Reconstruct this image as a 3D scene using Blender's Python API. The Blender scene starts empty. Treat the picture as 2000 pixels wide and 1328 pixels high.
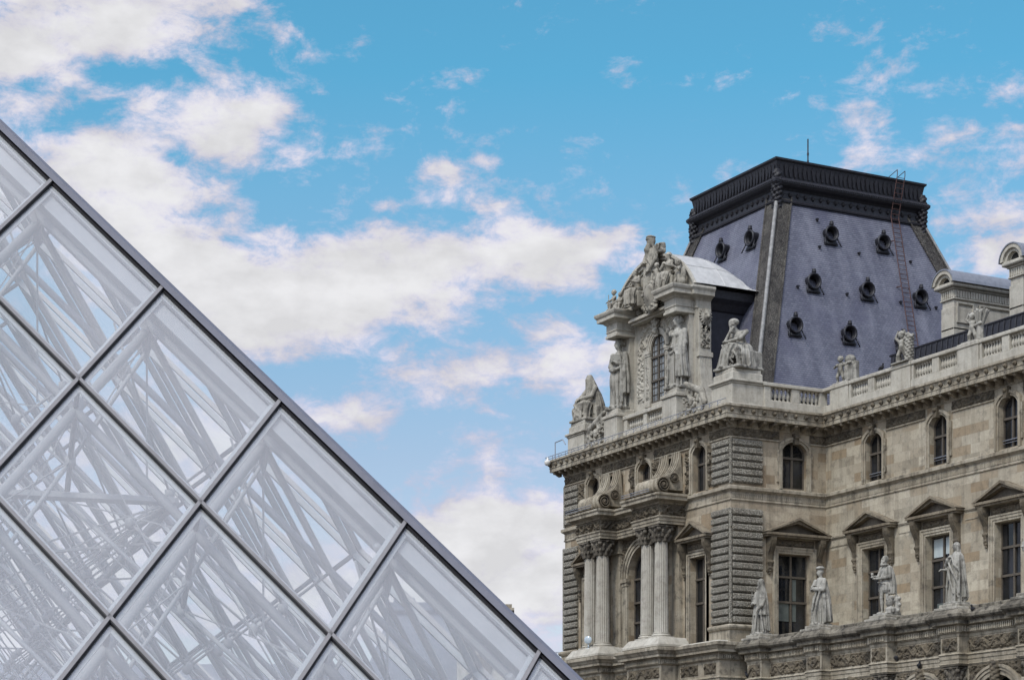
import bpy, math, random
import numpy as np
from mathutils import Vector, Matrix
random.seed(7); RNG = np.random.default_rng(7)
SC = bpy.context.scene; COL = SC.collection
R = math.radians

# ------------------------------------------------------------------ camera
# world axes follow the palace facade: +x runs along it to the right, +y into the building
TH = 1.0796
FW = np.array([-math.sin(TH), math.cos(TH), 0.0]); RT = np.array([math.cos(TH), math.sin(TH), 0.0])
CAM = np.array([91.7071, -61.7696, 1.69])
cd = bpy.data.cameras.new('camera'); cam = bpy.data.objects.new('camera', cd); COL.objects.link(cam)
cam.location = CAM; cam.rotation_euler = (R(90), 0, TH)
cd.sensor_width = 36.0; cd.lens = 36.0 * 4190 / 2000
cd.shift_y = (1661 - 664) / 2000.0            # rising-front lens: verticals stay vertical
cd.clip_start = 0.5; cd.clip_end = 5000
SC.camera = cam

# ------------------------------------------------------------------ world / sun / exposure
SUN_EL, SUN_AZ = R(50), R(150)                # azimuth clockwise from +y
sund = Vector((math.sin(SUN_AZ)*math.cos(SUN_EL), math.cos(SUN_AZ)*math.cos(SUN_EL), math.sin(SUN_EL)))
sl = bpy.data.lights.new('sun', 'SUN'); sl.energy = 1.5; sl.angle = R(12); sl.color = (1.0, 0.95, 0.88)
so = bpy.data.objects.new('sun', sl); COL.objects.link(so); so.rotation_euler = sund.to_track_quat('Z', 'Y').to_euler()
SC.view_settings.view_transform = 'Standard'; SC.view_settings.look = 'None'
EXPO = 0.7; SC.view_settings.exposure = EXPO; SC.view_settings.gamma = 1.0
SC.cycles.max_bounces = 8; SC.cycles.transparent_max_bounces = 24; SC.cycles.diffuse_bounces = 3
SC.cycles.glossy_bounces = 3; SC.cycles.caustics_reflective = False; SC.cycles.caustics_refractive = False

def px_dir(px, py):
    d = FW + RT * ((px - 1000) / 4190.0) + np.array([0, 0, (1661 - py) / 4190.0])
    return d / np.linalg.norm(d)

def make_world():
    w = bpy.data.worlds.new('World'); SC.world = w; w.use_nodes = True
    nt = w.node_tree; N = nt.nodes; L = nt.links; N.clear()
    def nd(t, **kw):
        n = N.new(t)
        for k, v in kw.items(): setattr(n, k, v)
        return n
    def inp(n, i, v):
        if isinstance(v, bpy.types.NodeSocket): L.new(v, n.inputs[i])
        else: n.inputs[i].default_value = v
    def M(op, a, b=0.0, c=None, clamp=False):
        n = nd('ShaderNodeMath', operation=op, use_clamp=clamp); inp(n, 0, a); inp(n, 1, b)
        if c is not None: inp(n, 2, c)
        return n.outputs[0]
    out = nd('ShaderNodeOutputWorld'); bg = nd('ShaderNodeBackground'); L.new(bg.outputs[0], out.inputs[0])
    tc = nd('ShaderNodeTexCoord'); D = tc.outputs['Generated']
    sky = nd('ShaderNodeTexSky', sky_type='NISHITA'); sky.sun_disc = False
    sky.sun_elevation = SUN_EL; sky.sun_rotation = SUN_AZ; sky.dust_density = 1.0; sky.ozone_density = 1.6
    # clouds: banks and wisps where they stand in the sky, edges torn by fractal noise
    banks = [  # px, py, half width, half height, tilt deg (up to the right), strength
        (150, 50, 300, 95, 4, 0.95), (20, 120, 130, 60, 0, .5), (170, 300, 330, 120, 5, .88), (470, 255, 120, 70, 42, .8),
        (60, 205, 120, 35, 20, .5), (250, 420, 250, 120, -12, .75), (420, 560, 260, 100, -10, .78), (640, 545, 330, 85, 4, .68),
        (560, 640, 300, 80, 8, .55), (860, 520, 220, 65, 14, .62), (920, 385, 100, 45, -25, .45), (755, 400, 36, 16, 0, .5),
        (690, 375, 90, 28, 35, .42), (860, 330, 60, 22, -10, .5), (1120, 500, 150, 45, 8, .42), (960, 315, 40, 14, 0, .45),
        (1150, 550, 60, 25, -40, .35),
        (950, 735, 260, 50, 9, .72), (1130, 690, 140, 40, 6, .62), (1075, 630, 90, 26, 0, .40), (650, 815, 110, 30, -6, .75),
        (900, 850, 110, 22, -4, .28), (980, 1130, 240, 135, 6, 1.15), (1000, 1010, 190, 50, 4, .7), (860, 1060, 120, 60, 30, .6), (620, 1150, 300, 120, 5, .9),
        (300, 900, 300, 140, 0, .7), (120, 1150, 260, 140, 0, .8), (1210, 150, 50, 22, -15, .5), (1860, 285, 170, 42, 10, .40), (1700, 320, 110, 34, 12, .32),
        (1950, 470, 130, 75, 12, .55), (1830, 390, 70, 40, 25, .32), (1890, 40, 200, 60, -12, .12), (560, 60, 70, 22, -15, .2),
        (660, 40, 60, 16, -10, .15), (300, 165, 60, 30, 20, .4), (1990, 180, 50, 20, 10, .35), (430, 5, 70, 20, 0, .5), (900, 640, 520, 190, 4, .09), (1000, 930, 300, 90, 0, .04), (1080, 470, 150, 30, 4, .25), (640, 480, 200, 60, 6, .2)]
    holes = [(270, 140, 230, 42, 6, .62), (90, 175, 70, 22, 0, .3), (430, 330, 120, 34, 25, .35), (480, 480, 110, 36, -18, .42), (200, 235, 130, 22, -4, .3), (350, 310, 90, 26, -20, .3), (330, 420, 120, 26, 10, .3), (120, 230, 100, 24, 0, .3), (560, 600, 140, 22, 5, .3), (760, 560, 120, 26, -8, .25), (1150, 60, 220, 120, 0, .3), (1050, 250, 160, 90, 0, .2), (600, 730, 170, 30, 6, .3)]
    tot = None
    for px, py, hw, hh, tl, st in banks + [(a, b, c, d, e, -f) for a, b, c, d, e, f in holes]:
        c = px_dir(px, py); r = RT; n = c; u = np.cross(r, n); u /= np.linalg.norm(u); r = np.cross(n, u); r /= np.linalg.norm(r)
        t = R(tl); r2 = r * math.cos(t) + u * math.sin(t); u2 = -r * math.sin(t) + u * math.cos(t)
        mt = Matrix(((r2[0], n[0], u2[0]), (r2[1], n[1], u2[1]), (r2[2], n[2], u2[2])))
        if mt.determinant() < 0: mt = Matrix(((r2[0], -n[0], u2[0]), (r2[1], -n[1], u2[1]), (r2[2], -n[2], u2[2])))
        mp = nd('ShaderNodeMapping', vector_type='TEXTURE'); L.new(D, mp.inputs[0])
        mp.inputs[1].default_value = tuple(c); mp.inputs[2].default_value = mt.to_euler('XYZ')
        mp.inputs[3].default_value = (hw / 4190 * 1.6, 0.25, hh / 4190 * 1.6)
        ln = nd('ShaderNodeVectorMath', operation='LENGTH'); L.new(mp.outputs[0], ln.inputs[0])
        mr = nd('ShaderNodeMapRange', interpolation_type='SMOOTHSTEP'); L.new(ln.outputs['Value'], mr.inputs[0])
        mr.inputs[1].default_value = 0.0; mr.inputs[2].default_value = 1.0; mr.inputs[3].default_value = st; mr.inputs[4].default_value = 0.0
        tot = mr.outputs[0] if tot is None else M('ADD', tot, mr.outputs[0])
    # elsewhere in the sky: broken cloud cover
    dn = nd('ShaderNodeVectorMath', operation='DOT_PRODUCT'); L.new(D, dn.inputs[0]); dn.inputs[1].default_value = tuple(px_dir(1000, 664))
    away = nd('ShaderNodeMapRange', interpolation_type='SMOOTHSTEP'); L.new(dn.outputs['Value'], away.inputs[0])
    away.inputs[1].default_value = 0.955; away.inputs[2].default_value = 0.90; away.inputs[3].default_value = 0.0; away.inputs[4].default_value = 0.42
    awf = M('DIVIDE', away.outputs[0], .42); D_sep = nd('ShaderNodeSeparateXYZ'); L.new(D, D_sep.inputs[0]); D_sep = D_sep.outputs[2]
    tot = M('ADD', M('SUBTRACT', tot, .07), away.outputs[0])
    def noise(scale, det, rough, sz=(1, 1, 1.9), off=0.0, dist=0.0):
        mp = nd('ShaderNodeMapping'); L.new(D, mp.inputs[0]); mp.inputs[1].default_value = (off, off * .7, -off); mp.inputs[3].default_value = sz
        n = nd('ShaderNodeTexNoise'); L.new(mp.outputs[0], n.inputs['Vector']); n.inputs['Scale'].default_value = scale
        n.inputs['Detail'].default_value = det; n.inputs['Roughness'].default_value = rough; n.inputs['Distortion'].default_value = dist
        return n.outputs[0]
    n1 = noise(17, 12, .64, off=3.1, dist=.35); n2 = noise(44, 10, .66, off=1.7, dist=.25)
    dens = M('ADD', tot, M('MULTIPLY', M('SUBTRACT', n1, .5), 2.4)); dens = M('ADD', dens, M('MULTIPLY', M('SUBTRACT', n2, .5), 2.3))
    mask = nd('ShaderNodeMapRange', interpolation_type='SMOOTHSTEP'); L.new(dens, mask.inputs[0])
    mask.inputs[1].default_value = -0.06; mask.inputs[2].default_value = 0.72
    # sky graded as photographed
    sep = nd('ShaderNodeSeparateXYZ'); L.new(D, sep.inputs[0])
    el = nd('ShaderNodeMapRange'); L.new(sep.outputs[2], el.inputs[0]); el.inputs[1].default_value = 0.10; el.inputs[2].default_value = 0.34
    tint = nd('ShaderNodeValToRGB'); L.new(el.outputs[0], tint.inputs[0]); e = tint.color_ramp.elements
    for k, (p, c) in enumerate(SKY_GRADE):
        q = e[k] if k < 2 else e.new(p)
        q.position = p; q.color = (*[x*2**-EXPO for x in c], 1)
    mul = nd('ShaderNodeMix', data_type='RGBA', blend_type='MULTIPLY'); mul.inputs['Factor'].default_value = 1.0
    L.new(sky.outputs[0], mul.inputs['A']); L.new(tint.outputs['Color'], mul.inputs['B'])
    cs = nd('ShaderNodeMapRange', interpolation_type='SMOOTHSTEP'); L.new(dens, cs.inputs[0]); cs.inputs[1].default_value = 0.20; cs.inputs[2].default_value = 1.05
    cc = nd('ShaderNodeMix', data_type='RGBA'); L.new(cs.outputs[0], cc.inputs['Factor'])
    cc.inputs['A'].default_value = CLOUD_LO; cc.inputs['B'].default_value = CLOUD_HI
    n3 = noise(30, 5, .55, off=8.3)
    sh = nd('ShaderNodeMapRange'); L.new(n3, sh.inputs[0]); sh.inputs[1].default_value = .38; sh.inputs[2].default_value = .62; sh.inputs[3].default_value = .86; sh.inputs[4].default_value = 1.03
    # clouds overhead and sunward, out of view, brightened to add light on the walls
    ds = nd('ShaderNodeVectorMath', operation='DOT_PRODUCT'); L.new(D, ds.inputs[0]); ds.inputs[1].default_value = tuple(sund)
    bri = nd('ShaderNodeMapRange', interpolation_type='SMOOTHSTEP'); L.new(ds.outputs['Value'], bri.inputs[0])
    bri.inputs[1].default_value = 0.10; bri.inputs[2].default_value = 0.95; bri.inputs[3].default_value = 2**-EXPO; bri.inputs[4].default_value = AWAY
    c2 = nd('ShaderNodeVectorMath', operation='SCALE'); L.new(cc.outputs['Result'], c2.inputs[0]); lowm = nd('ShaderNodeMapRange', interpolation_type='SMOOTHSTEP'); L.new(D_sep, lowm.inputs[0]); lowm.inputs[1].default_value = 0.0; lowm.inputs[2].default_value = 0.45; lowm.inputs[3].default_value = .35; lowm.inputs[4].default_value = 1.0
    lowf = M('ADD', M('MULTIPLY', lowm.outputs[0], awf), M('SUBTRACT', 1.0, awf))       # unseen low clouds away from this bank dimmed to deepen shade under ledges
    L.new(M('MULTIPLY', M('MULTIPLY', sh.outputs[0], bri.outputs[0]), lowf), c2.inputs['Scale'])
    fin = nd('ShaderNodeMix', data_type='RGBA'); L.new(mask.outputs[0], fin.inputs['Factor']); L.new(mul.outputs['Result'], fin.inputs['A']); L.new(c2.outputs[0], fin.inputs['B'])
    L.new(fin.outputs['Result'], bg.inputs[0]); bg.inputs[1].default_value = BG
    w.cycles.sampling_method = 'MANUAL'; w.cycles.sample_map_resolution = 512
BG = 0.10; AWAY = 2.3
SKY_GRADE = [(0.0, (1.5, 1.33, 1.33)), (1.0, (.72, 1.66, 1.64)), (.33, (1.44, 1.36, 1.33)), (.8, (1.0, 1.62, 1.58))]
CLOUD_LO = (6.6, 6.35, 8.0, 1); CLOUD_HI = (8.1, 8.1, 8.3, 1)
make_world()

# ------------------------------------------------------------------ materials
def mat(name):
    m = bpy.data.materials.new(name); m.use_nodes = True
    nt = m.node_tree; nt.nodes.clear()
    out = nt.nodes.new('ShaderNodeOutputMaterial'); b = nt.nodes.new('ShaderNodeBsdfPrincipled'); nt.links.new(b.outputs[0], out.inputs[0])
    return m, nt, b
class NT:
    def __init__(s, nt): s.nt = nt; s.N = nt.nodes; s.L = nt.links
    def n(s, t, **kw):
        x = s.N.new(t)
        for k, v in kw.items(): setattr(x, k, v)
        return x
    def set(s, n, i, v):
        if isinstance(v, bpy.types.NodeSocket): s.L.new(v, n.inputs[i])
        else: n.inputs[i].default_value = v
    def math(s, op, a, b=0.0, clamp=False):
        x = s.n('ShaderNodeMath', operation=op, use_clamp=clamp); s.set(x, 0, a); s.set(x, 1, b); return x.outputs[0]
    def pos(s): return s.n('ShaderNodeNewGeometry').outputs['Position']
    def noise(s, v, scale, det=5, rough=.55, sz=None):
        if sz:
            mp = s.n('ShaderNodeMapping'); s.L.new(v, mp.inputs[0]); mp.inputs[3].default_value = sz; v = mp.outputs[0]
        x = s.n('ShaderNodeTexNoise'); s.L.new(v, x.inputs['Vector']); x.inputs['Scale'].default_value = scale
        x.inputs['Detail'].default_value = det; x.inputs['Roughness'].default_value = rough; return x.outputs[0]
    def rng(s, v, a, b, c, d):
        x = s.n('ShaderNodeMapRange'); s.set(x, 0, v)
        for i, q in enumerate((a, b, c, d)): x.inputs[i+1].default_value = q
        return x.outputs[0]
    def mix(s, f, a, b, blend='MIX'):
        x = s.n('ShaderNodeMix', data_type='RGBA', blend_type=blend); s.set(x, 'Factor', f)
        for k, v in (('A', a), ('B', b)):
            if isinstance(v, bpy.types.NodeSocket): s.L.new(v, x.inputs[k])
            else: x.inputs[k].default_value = (*v, 1)
        return x.outputs['Result']
    def bump(s, h, strength, dist, b):
        x = s.n('ShaderNodeBump'); s.set(x, 'Height', h); x.inputs['Strength'].default_value = strength; x.inputs['Distance'].default_value = dist
        s.L.new(x.outputs[0], b.inputs['Normal'])

def stone(name, c1, c2, blocks=None, grime=.35, grime_c=(.05, .045, .04), bump=.25, carve=None, streak=.4, tan=None):
    """limestone: optional ashlar blocks, mottling, rain streaks and soot"""
    m, nt, b = mat(name); n = NT(nt); P = n.pos()
    big = n.noise(P, .55, 6, .6); fine = n.noise(P, 9, 6, .65)
    col = n.mix(n.rng(big, .35, .65, 0, 1), c1, c2)
    hgt = fine
    if blocks:
        sp = n.n('ShaderNodeSeparateXYZ'); n.L.new(P, sp.inputs[0])
        al = n.math('ADD', sp.outputs[0], sp.outputs[1])
        cb = n.n('ShaderNodeCombineXYZ'); n.L.new(al, cb.inputs[0]); n.L.new(sp.outputs[2], cb.inputs[1])
        br = n.n('ShaderNodeTexBrick'); n.L.new(cb.outputs[0], br.inputs['Vector']); br.offset = .5
        br.inputs['Color1'].default_value = (0, 0, 0, 1); br.inputs['Color2'].default_value = (1, 1, 1, 1); br.inputs['Mortar'].default_value = (.5, .5, .5, 1)
        br.inputs['Scale'].default_value = 1; br.inputs['Brick Width'].default_value = blocks[0]; br.inputs['Row Height'].default_value = blocks[1]
        br.inputs['Mortar Size'].default_value = .007; br.inputs['Mortar Smooth'].default_value = .3; br.inputs['Bias'].default_value = 0
        v = n.n('ShaderNodeSeparateColor'); n.L.new(br.outputs['Color'], v.inputs[0]); v = v.outputs[0]
        if tan: col = n.mix(n.math('MULTIPLY', n.rng(v, .72, .95, 0, 1), .6), col, tan)
        col = n.mix(n.math('MULTIPLY', n.rng(v, .25, .42, 0, 1), n.rng(v, .50, .70, .38, 0)), col, tuple(min(1, x*1.5) for x in c1))
        col = n.mix(n.math('MULTIPLY', n.rng(v, .03, .16, 1, 0), .35), col, tuple(x*.55 for x in c2))
        col = n.mix(n.math('MULTIPLY', br.outputs['Fac'], .45), col, tuple(x*.42 for x in c2))
        hgt = n.math('SUBTRACT', n.math('MULTIPLY', fine, .4), br.outputs['Fac'])
    st = n.noise(P, 1.0, 6, .62, sz=(3.4, 3.4, .22))
    col = n.mix(n.math('MULTIPLY', n.rng(st, .49, .66, 0, 1), streak), col, tuple(x*.38 for x in c2))
    g = n.noise(P, 2.3, 8, .70)
    col = n.mix(n.math('MULTIPLY', n.rng(g, .50, .64, 0, 1), grime), col, grime_c)
    col = n.mix(n.rng(fine, .38, .62, .22, 0), col, tuple(x*.5 for x in c2))
    n.L.new(col, b.inputs['Base Color']); b.inputs['Roughness'].default_value = .92; b.inputs['Specular IOR Level'].default_value = .2
    if carve:
        vo = n.n('ShaderNodeTexVoronoi', feature='DISTANCE_TO_EDGE'); n.L.new(P, vo.inputs['Vector']); vo.inputs['Scale'].default_value = carve
        wob = n.noise(P, carve*1.3, 3, .6)
        h2 = n.math('ADD', n.rng(vo.outputs[0], 0, .18, 0, 1), n.math('MULTIPLY', wob, .9)); n.bump(h2, .95, .05, b)
        col2 = n.mix(n.math('MULTIPLY', n.rng(wob, .45, .62, 1, 0), .5), col, grime_c); n.L.new(col2, b.inputs['Base Color'])
    else: n.bump(hgt, bump, .02, b)
    return m

M_WALL = stone('wing_ashlar', (.385, .345, .27), (.315, .27, .20), blocks=(1.30, .47), grime=.35, streak=.35, tan=(.235, .155, .08))
M_WALLP = stone('pavilion_ashlar', (.385, .335, .255), (.29, .235, .165), blocks=(1.1, .47), grime=.35, streak=.35, tan=(.22, .15, .085))
M_TRIM = stone('trim_stone', (.40, .36, .285), (.27, .23, .17), grime=.62, streak=.65)
M_PALE = stone('pale_stone', (.47, .445, .385), (.39, .36, .30), grime=.28, streak=.32)
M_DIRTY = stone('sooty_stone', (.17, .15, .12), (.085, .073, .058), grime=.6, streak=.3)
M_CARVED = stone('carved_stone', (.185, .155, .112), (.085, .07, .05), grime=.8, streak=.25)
M_QUOIN = stone('vermiculated_stone', (.46, .43, .36), (.35, .32, .26), grime=.3, streak=.15, carve=9.0)
M_QUOIN2 = stone('corner_stone', (.42, .385, .32), (.34, .31, .25), grime=.25, streak=.2)
M_PED = stone('weathered_pediment_stone', (.27, .23, .17), (.16, .13, .092), grime=.6, streak=.5)
M_LEDGE = stone('lichen_black_ledge', (.235, .21, .165), (.10, .088, .07), grime=.95, grime_c=(.03, .027, .024), streak=.7)
M_STATUE = stone('statue_stone', (.385, .37, .33), (.25, .235, .20), grime=.7, streak=.8, bump=.25)
M_STATUE2 = stone('weathered_statue_stone', (.40, .375, .32), (.25, .23, .19), grime=.7, streak=.65, bump=.25)
M_FLUTE = stone('column_stone', (.46, .435, .38), (.37, .34, .285), grime=.3, streak=.35)

def slate_mat():
    m, nt, b = mat('blue_slate'); n = NT(nt)
    uv = n.n('ShaderNodeUVMap').outputs[0]
    br = n.n('ShaderNodeTexBrick'); n.L.new(uv, br.inputs['Vector']); br.inputs['Scale'].default_value = 1
    br.inputs['Color1'].default_value = (0, 0, 0, 1); br.inputs['Color2'].default_value = (1, 1, 1, 1); br.inputs['Mortar'].default_value = (0, 0, 0, 1)
    br.inputs['Brick Width'].default_value = .21; br.inputs['Row Height'].default_value = .135; br.inputs['Mortar Size'].default_value = .013; br.inputs['Mortar Smooth'].default_value = .4
    sc = n.n('ShaderNodeSeparateColor'); n.L.new(br.outputs['Color'], sc.inputs[0])
    P = n.pos(); st = n.noise(P, 1.0, 5, .6, sz=(1.0, 1.0, .12)); bl = n.noise(P, .35, 4, .55)
    col = n.mix(sc.outputs[0], (.086, .090, .120), (.132, .137, .172))
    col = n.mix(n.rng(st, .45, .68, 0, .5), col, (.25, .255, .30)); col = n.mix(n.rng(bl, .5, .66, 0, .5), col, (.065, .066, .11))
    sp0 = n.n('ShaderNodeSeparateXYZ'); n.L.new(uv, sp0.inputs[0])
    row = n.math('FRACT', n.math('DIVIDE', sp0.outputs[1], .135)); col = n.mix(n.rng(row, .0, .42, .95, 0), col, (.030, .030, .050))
    col = n.mix(n.math('MULTIPLY', br.outputs['Fac'], .35), col, (.03, .03, .05))
    n.L.new(col, b.inputs['Base Color']); b.inputs['Roughness'].default_value = .5; b.inputs['Specular IOR Level'].default_value = .35
    sp = n.n('ShaderNodeSeparateXYZ'); n.L.new(uv, sp.inputs[0])
    saw = n.math('FRACT', n.math('DIVIDE', sp.outputs[1], .135)); n.bump(n.math('SUBTRACT', n.math('SUBTRACT', 1.0, saw), br.outputs['Fac']), .5, .03, b)
    return m
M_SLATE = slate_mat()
def plain(name, c, rough=.6, metal=0.0, var=.3, sc=6, spec=.4):
    m, nt, b = mat(name); n = NT(nt); P = n.pos()
    g = n.noise(P, sc, 6, .6); col = n.mix(n.rng(g, .35, .65, 0, 1), c, tuple(x*(1-var) for x in c))
    g2 = n.noise(P, 1.2, 5, .6, sz=(3, 3, .3)); col = n.mix(n.rng(g2, .5, .7, 0, .4), col, tuple(x*.6 for x in c))
    n.L.new(col, b.inputs['Base Color']); b.inputs['Roughness'].default_value = rough; b.inputs['Metallic'].default_value = metal; b.inputs['Specular IOR Level'].default_value = spec
    n.bump(g, .2, .01, b); return m
M_LEAD = plain('pale_lead', (.46, .455, .44), .5, 0, .2, 3)
M_DLEAD = plain('dark_lead', (.021, .021, .028), .5, 0, .6, 7)
M_HIP = plain('grey_hip_roll', (.25, .245, .235), .55, 0, .5, 4)
M_CHEEK = plain('shaded_cheek', (.022, .023, .034), .6, 0, .5, 3)  # dormer's slate cheek, with the shade on that side put into the colour
M_CREST = plain('black_zinc_ornament', (.013, .012, .017), .55, 0, .8, 9)
M_SPECK = stone('speckled_hip_lead', (.21, .195, .17), (.10, .093, .085), grime=.6, grime_c=(.02, .018, .02), streak=.3, carve=11.0)
M_WOOD = plain('weathered_window_wood', (.105, .088, .068), .6, 0, .4, 12)
M_IRON = plain('rusty_iron', (.095, .046, .04), .8, 0, .4, 15)
M_STEEL = plain('light_steel', (.27, .275, .285), .65, 0.0, .10, 4)
M_RAIL = plain('galvanised_rail', (.30, .31, .34), .45, .6, .2, 6)
M_BIRD = plain('dark_feathers', (.03, .03, .035), .7, 0, .4, 20)
def glass_dark():
    m, nt, b = mat('window_glass'); n = NT(nt); P = n.pos()
    g = n.noise(P, .9, 2, .5); b.inputs['Roughness'].default_value = .04; b.inputs['Specular IOR Level'].default_value = .62
    n.L.new(n.mix(n.rng(g, .4, .6, 0, 1), (.006, .007, .008), (.018, .02, .024)), b.inputs['Base Color'])
    n.bump(n.noise(P, 1.6, 2, .4), .05, .02, b); return m
M_PANE = glass_dark()
M_LPANE = plain('leaded_glass_sheen', (.27, .285, .29), .15, 0, .5, 2.5, spec=.6)  # dormer panes: reflected sky put into a pale base colour
M_BLIND = plain('pale_window_blind', (.42, .47, .47), .5, 0, .12, 2)
M_CURT = plain('grey_green_curtain', (.10, .115, .105), .8, 0, .3, 3)
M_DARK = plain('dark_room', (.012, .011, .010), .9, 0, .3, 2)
def pave():
    m, nt, b = mat('plaza_paving'); n = NT(nt); P = n.pos()
    br = n.n('ShaderNodeTexBrick'); n.L.new(P, br.inputs['Vector']); br.inputs['Scale'].default_value = 4; br.inputs['Color1'].default_value = (.085, .08, .072, 1); br.inputs['Color2'].default_value = (.12, .112, .10, 1); br.inputs['Mortar'].default_value = (.07, .065, .06, 1)
    n.L.new(br.outputs['Color'], b.inputs['Base Color']); b.inputs['Roughness'].default_value = .8; return m
M_PAVE = pave()

# ------------------------------------------------------------------ mesh helpers
def mesh_obj(name, v, f, m, smooth=False, parent=None, loc=None):
    me = bpy.data.meshes.new(name); me.from_pydata([tuple(map(float, p)) for p in v], [], [tuple(map(int, q)) for q in f]); me.update()
    if smooth: me.polygons.foreach_set('use_smooth', [True]*len(me.polygons))
    if m: me.materials.append(m)
    return link(name, me, parent, loc)
def link(name, me, parent=None, loc=None):
    o = bpy.data.objects.new(name, me); COL.objects.link(o)
    if loc is not None: o.location = loc
    if parent is not None:
        o.parent = parent; o.matrix_parent_inverse = Matrix.Translation(-root_loc(parent))
    return o
def root_loc(o):
    v = Vector(o.location)
    return v        # parents of ours are unrotated and their own location is already world space
def tag(o, label, cat, group=None, kind=None):
    if label: o['label'] = label
    if cat: o['category'] = cat
    if group: o['group'] = group
    if kind: o['kind'] = kind
    return o
def empty(name, loc, label, cat, group=None):
    o = bpy.data.objects.new(name, None); COL.objects.link(o); o.location = loc; o.empty_display_size = .5
    return tag(o, label, cat, group)

class MB:
    def __init__(s): s.v = []; s.f = []
    def add(s, v, f):
        k = len(s.v); s.v += [tuple(p) for p in v]; s.f += [tuple(i + k for i in q) for q in f]; return s
    def box(s, x0, x1, y0, y1, z0, z1):
        return s.add([(x0,y0,z0),(x1,y0,z0),(x1,y1,z0),(x0,y1,z0),(x0,y0,z1),(x1,y0,z1),(x1,y1,z1),(x0,y1,z1)],
                     [(0,3,2,1),(4,5,6,7),(0,1,5,4),(1,2,6,5),(2,3,7,6),(3,0,4,7)])
    def bbox(s, x0, x1, y0, y1, z0, z1, b=.03):
        """box with bevelled edges (chamfer on every face edge)"""
        x0,x1 = min(x0,x1),max(x0,x1); y0,y1 = min(y0,y1),max(y0,y1); z0,z1 = min(z0,z1),max(z0,z1)
        b = min(b, (x1-x0)*.45, (y1-y0)*.45, (z1-z0)*.45); P = []
        for z, i in ((z0, b), (z0+b, 0), (z1-b, 0), (z1, b)):
            for (cx, cy) in ((0,0),(1,0),(1,1),(0,1)):
                X = x1 if cx else x0; Y = y1 if cy else y0; sx = -1 if cx else 1; sy = -1 if cy else 1
                e = i
                a = (X + sx*(e+ (b if not i else 0)), Y + sy*e, z); c = (X + sx*e, Y + sy*(e + (b if not i else 0)), z)
                P += ([a, c] if (cx, cy) in ((1,0),(0,1)) else [c, a])
        F = [tuple(reversed(range(8))), tuple(range(24, 32))]
        for r in range(3):
            for k in range(8): F.append((r*8+k, r*8+(k+1) % 8, (r+1)*8+(k+1) % 8, (r+1)*8+k))
        return s.add(P, F)
    def tube(s, a, b, r0, r1=None, n=8, cap=True):
        a = Vector(a); b = Vector(b); r1 = r0 if r1 is None else r1; d = (b-a)
        if d.length < 1e-6: return s
        d.normalize(); u = d.orthogonal().normalized(); w = d.cross(u); P = []
        for c, r in ((a, r0), (b, r1)):
            for k in range(n):
                t = 2*math.pi*k/n; P.append(c + u*(math.cos(t)*r) + w*(math.sin(t)*r))
        F = [(k, (k+1) % n, n+(k+1) % n, n+k) for k in range(n)]
        if cap: F += [tuple(reversed(range(n))), tuple(range(n, 2*n))]
        return s.add(P, F)
    def lathe(s, prof, c=(0,0,0), n=16, axis='z', cap=True):
        P = []
        for r, h in prof:
            for k in range(n):
                t = 2*math.pi*k/n; x, y = math.cos(t)*r, math.sin(t)*r
                P.append((c[0]+x, c[1]+y, c[2]+h) if axis == 'z' else ((c[0]+h, c[1]+x, c[2]+y) if axis == 'x' else (c[0]+x, c[1]+h, c[2]+y)))
        F = []
        for j in range(len(prof)-1):
            for k in range(n): F.append((j*n+k, j*n+(k+1) % n, (j+1)*n+(k+1) % n, (j+1)*n+k))
        if cap: F += [tuple(reversed(range(n))), tuple(range((len(prof)-1)*n, len(prof)*n))]
        return s.add(P, F)
    def prism(s, poly, fn, a, b):
        """polygon poly [(p,q)] extruded from a to b; fn(p,q,t)->xyz"""
        n = len(poly); P = [fn(p, q, a) for p, q in poly] + [fn(p, q, b) for p, q in poly]
        return s.add(P, [tuple(reversed(range(n))), tuple(range(n, 2*n))] + [(k, (k+1) % n, n+(k+1) % n, n+k) for k in range(n)])
    def sweep(s, path, prof, seg=None, close_ends=True):
        """profile [(out, z)] along plan path [(x,y)]; outward is to the right of travel; mitred"""
        path = [np.array(p, float) for p in path]; n = len(path); prof = list(prof); k = len(prof)
        dirs = [(path[i+1]-path[i]) / np.linalg.norm(path[i+1]-path[i]) for i in range(n-1)]
        nor = [np.array((d[1], -d[0])) for d in dirs]; rows = []
        for i in range(n):
            if i == 0: m = nor[0]
            elif i == n-1: m = nor[-1]
            else:
                m = nor[i-1] + nor[i]; m = m / max(1e-6, (1 + nor[i-1] @ nor[i]))
            rows.append([(path[i][0]+m[0]*o, path[i][1]+m[1]*o, z) for o, z in prof])
        segs = range(n-1) if seg is None else seg
        for i in segs:
            v = rows[i] + rows[i+1]; s.add(v, [(j, k+j, k+j+1, j+1) for j in range(k-1)])
        if close_ends:
            lo = min(segs); hi = max(segs)+1
            for e, rev in ((lo, False), (hi, True)):
                q = rows[e]; back = [(path[e][0], path[e][1], q[-1][2]), (path[e][0], path[e][1], q[0][2])]
                idx = list(range(len(q)+2)); s.add(list(q)+back, [tuple(idx if not rev else reversed(idx))])
        return s
    def build(s, name, m, parent=None, smooth=False, loc=None): return mesh_obj(name, s.v, s.f, m, smooth, parent, loc)

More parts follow.
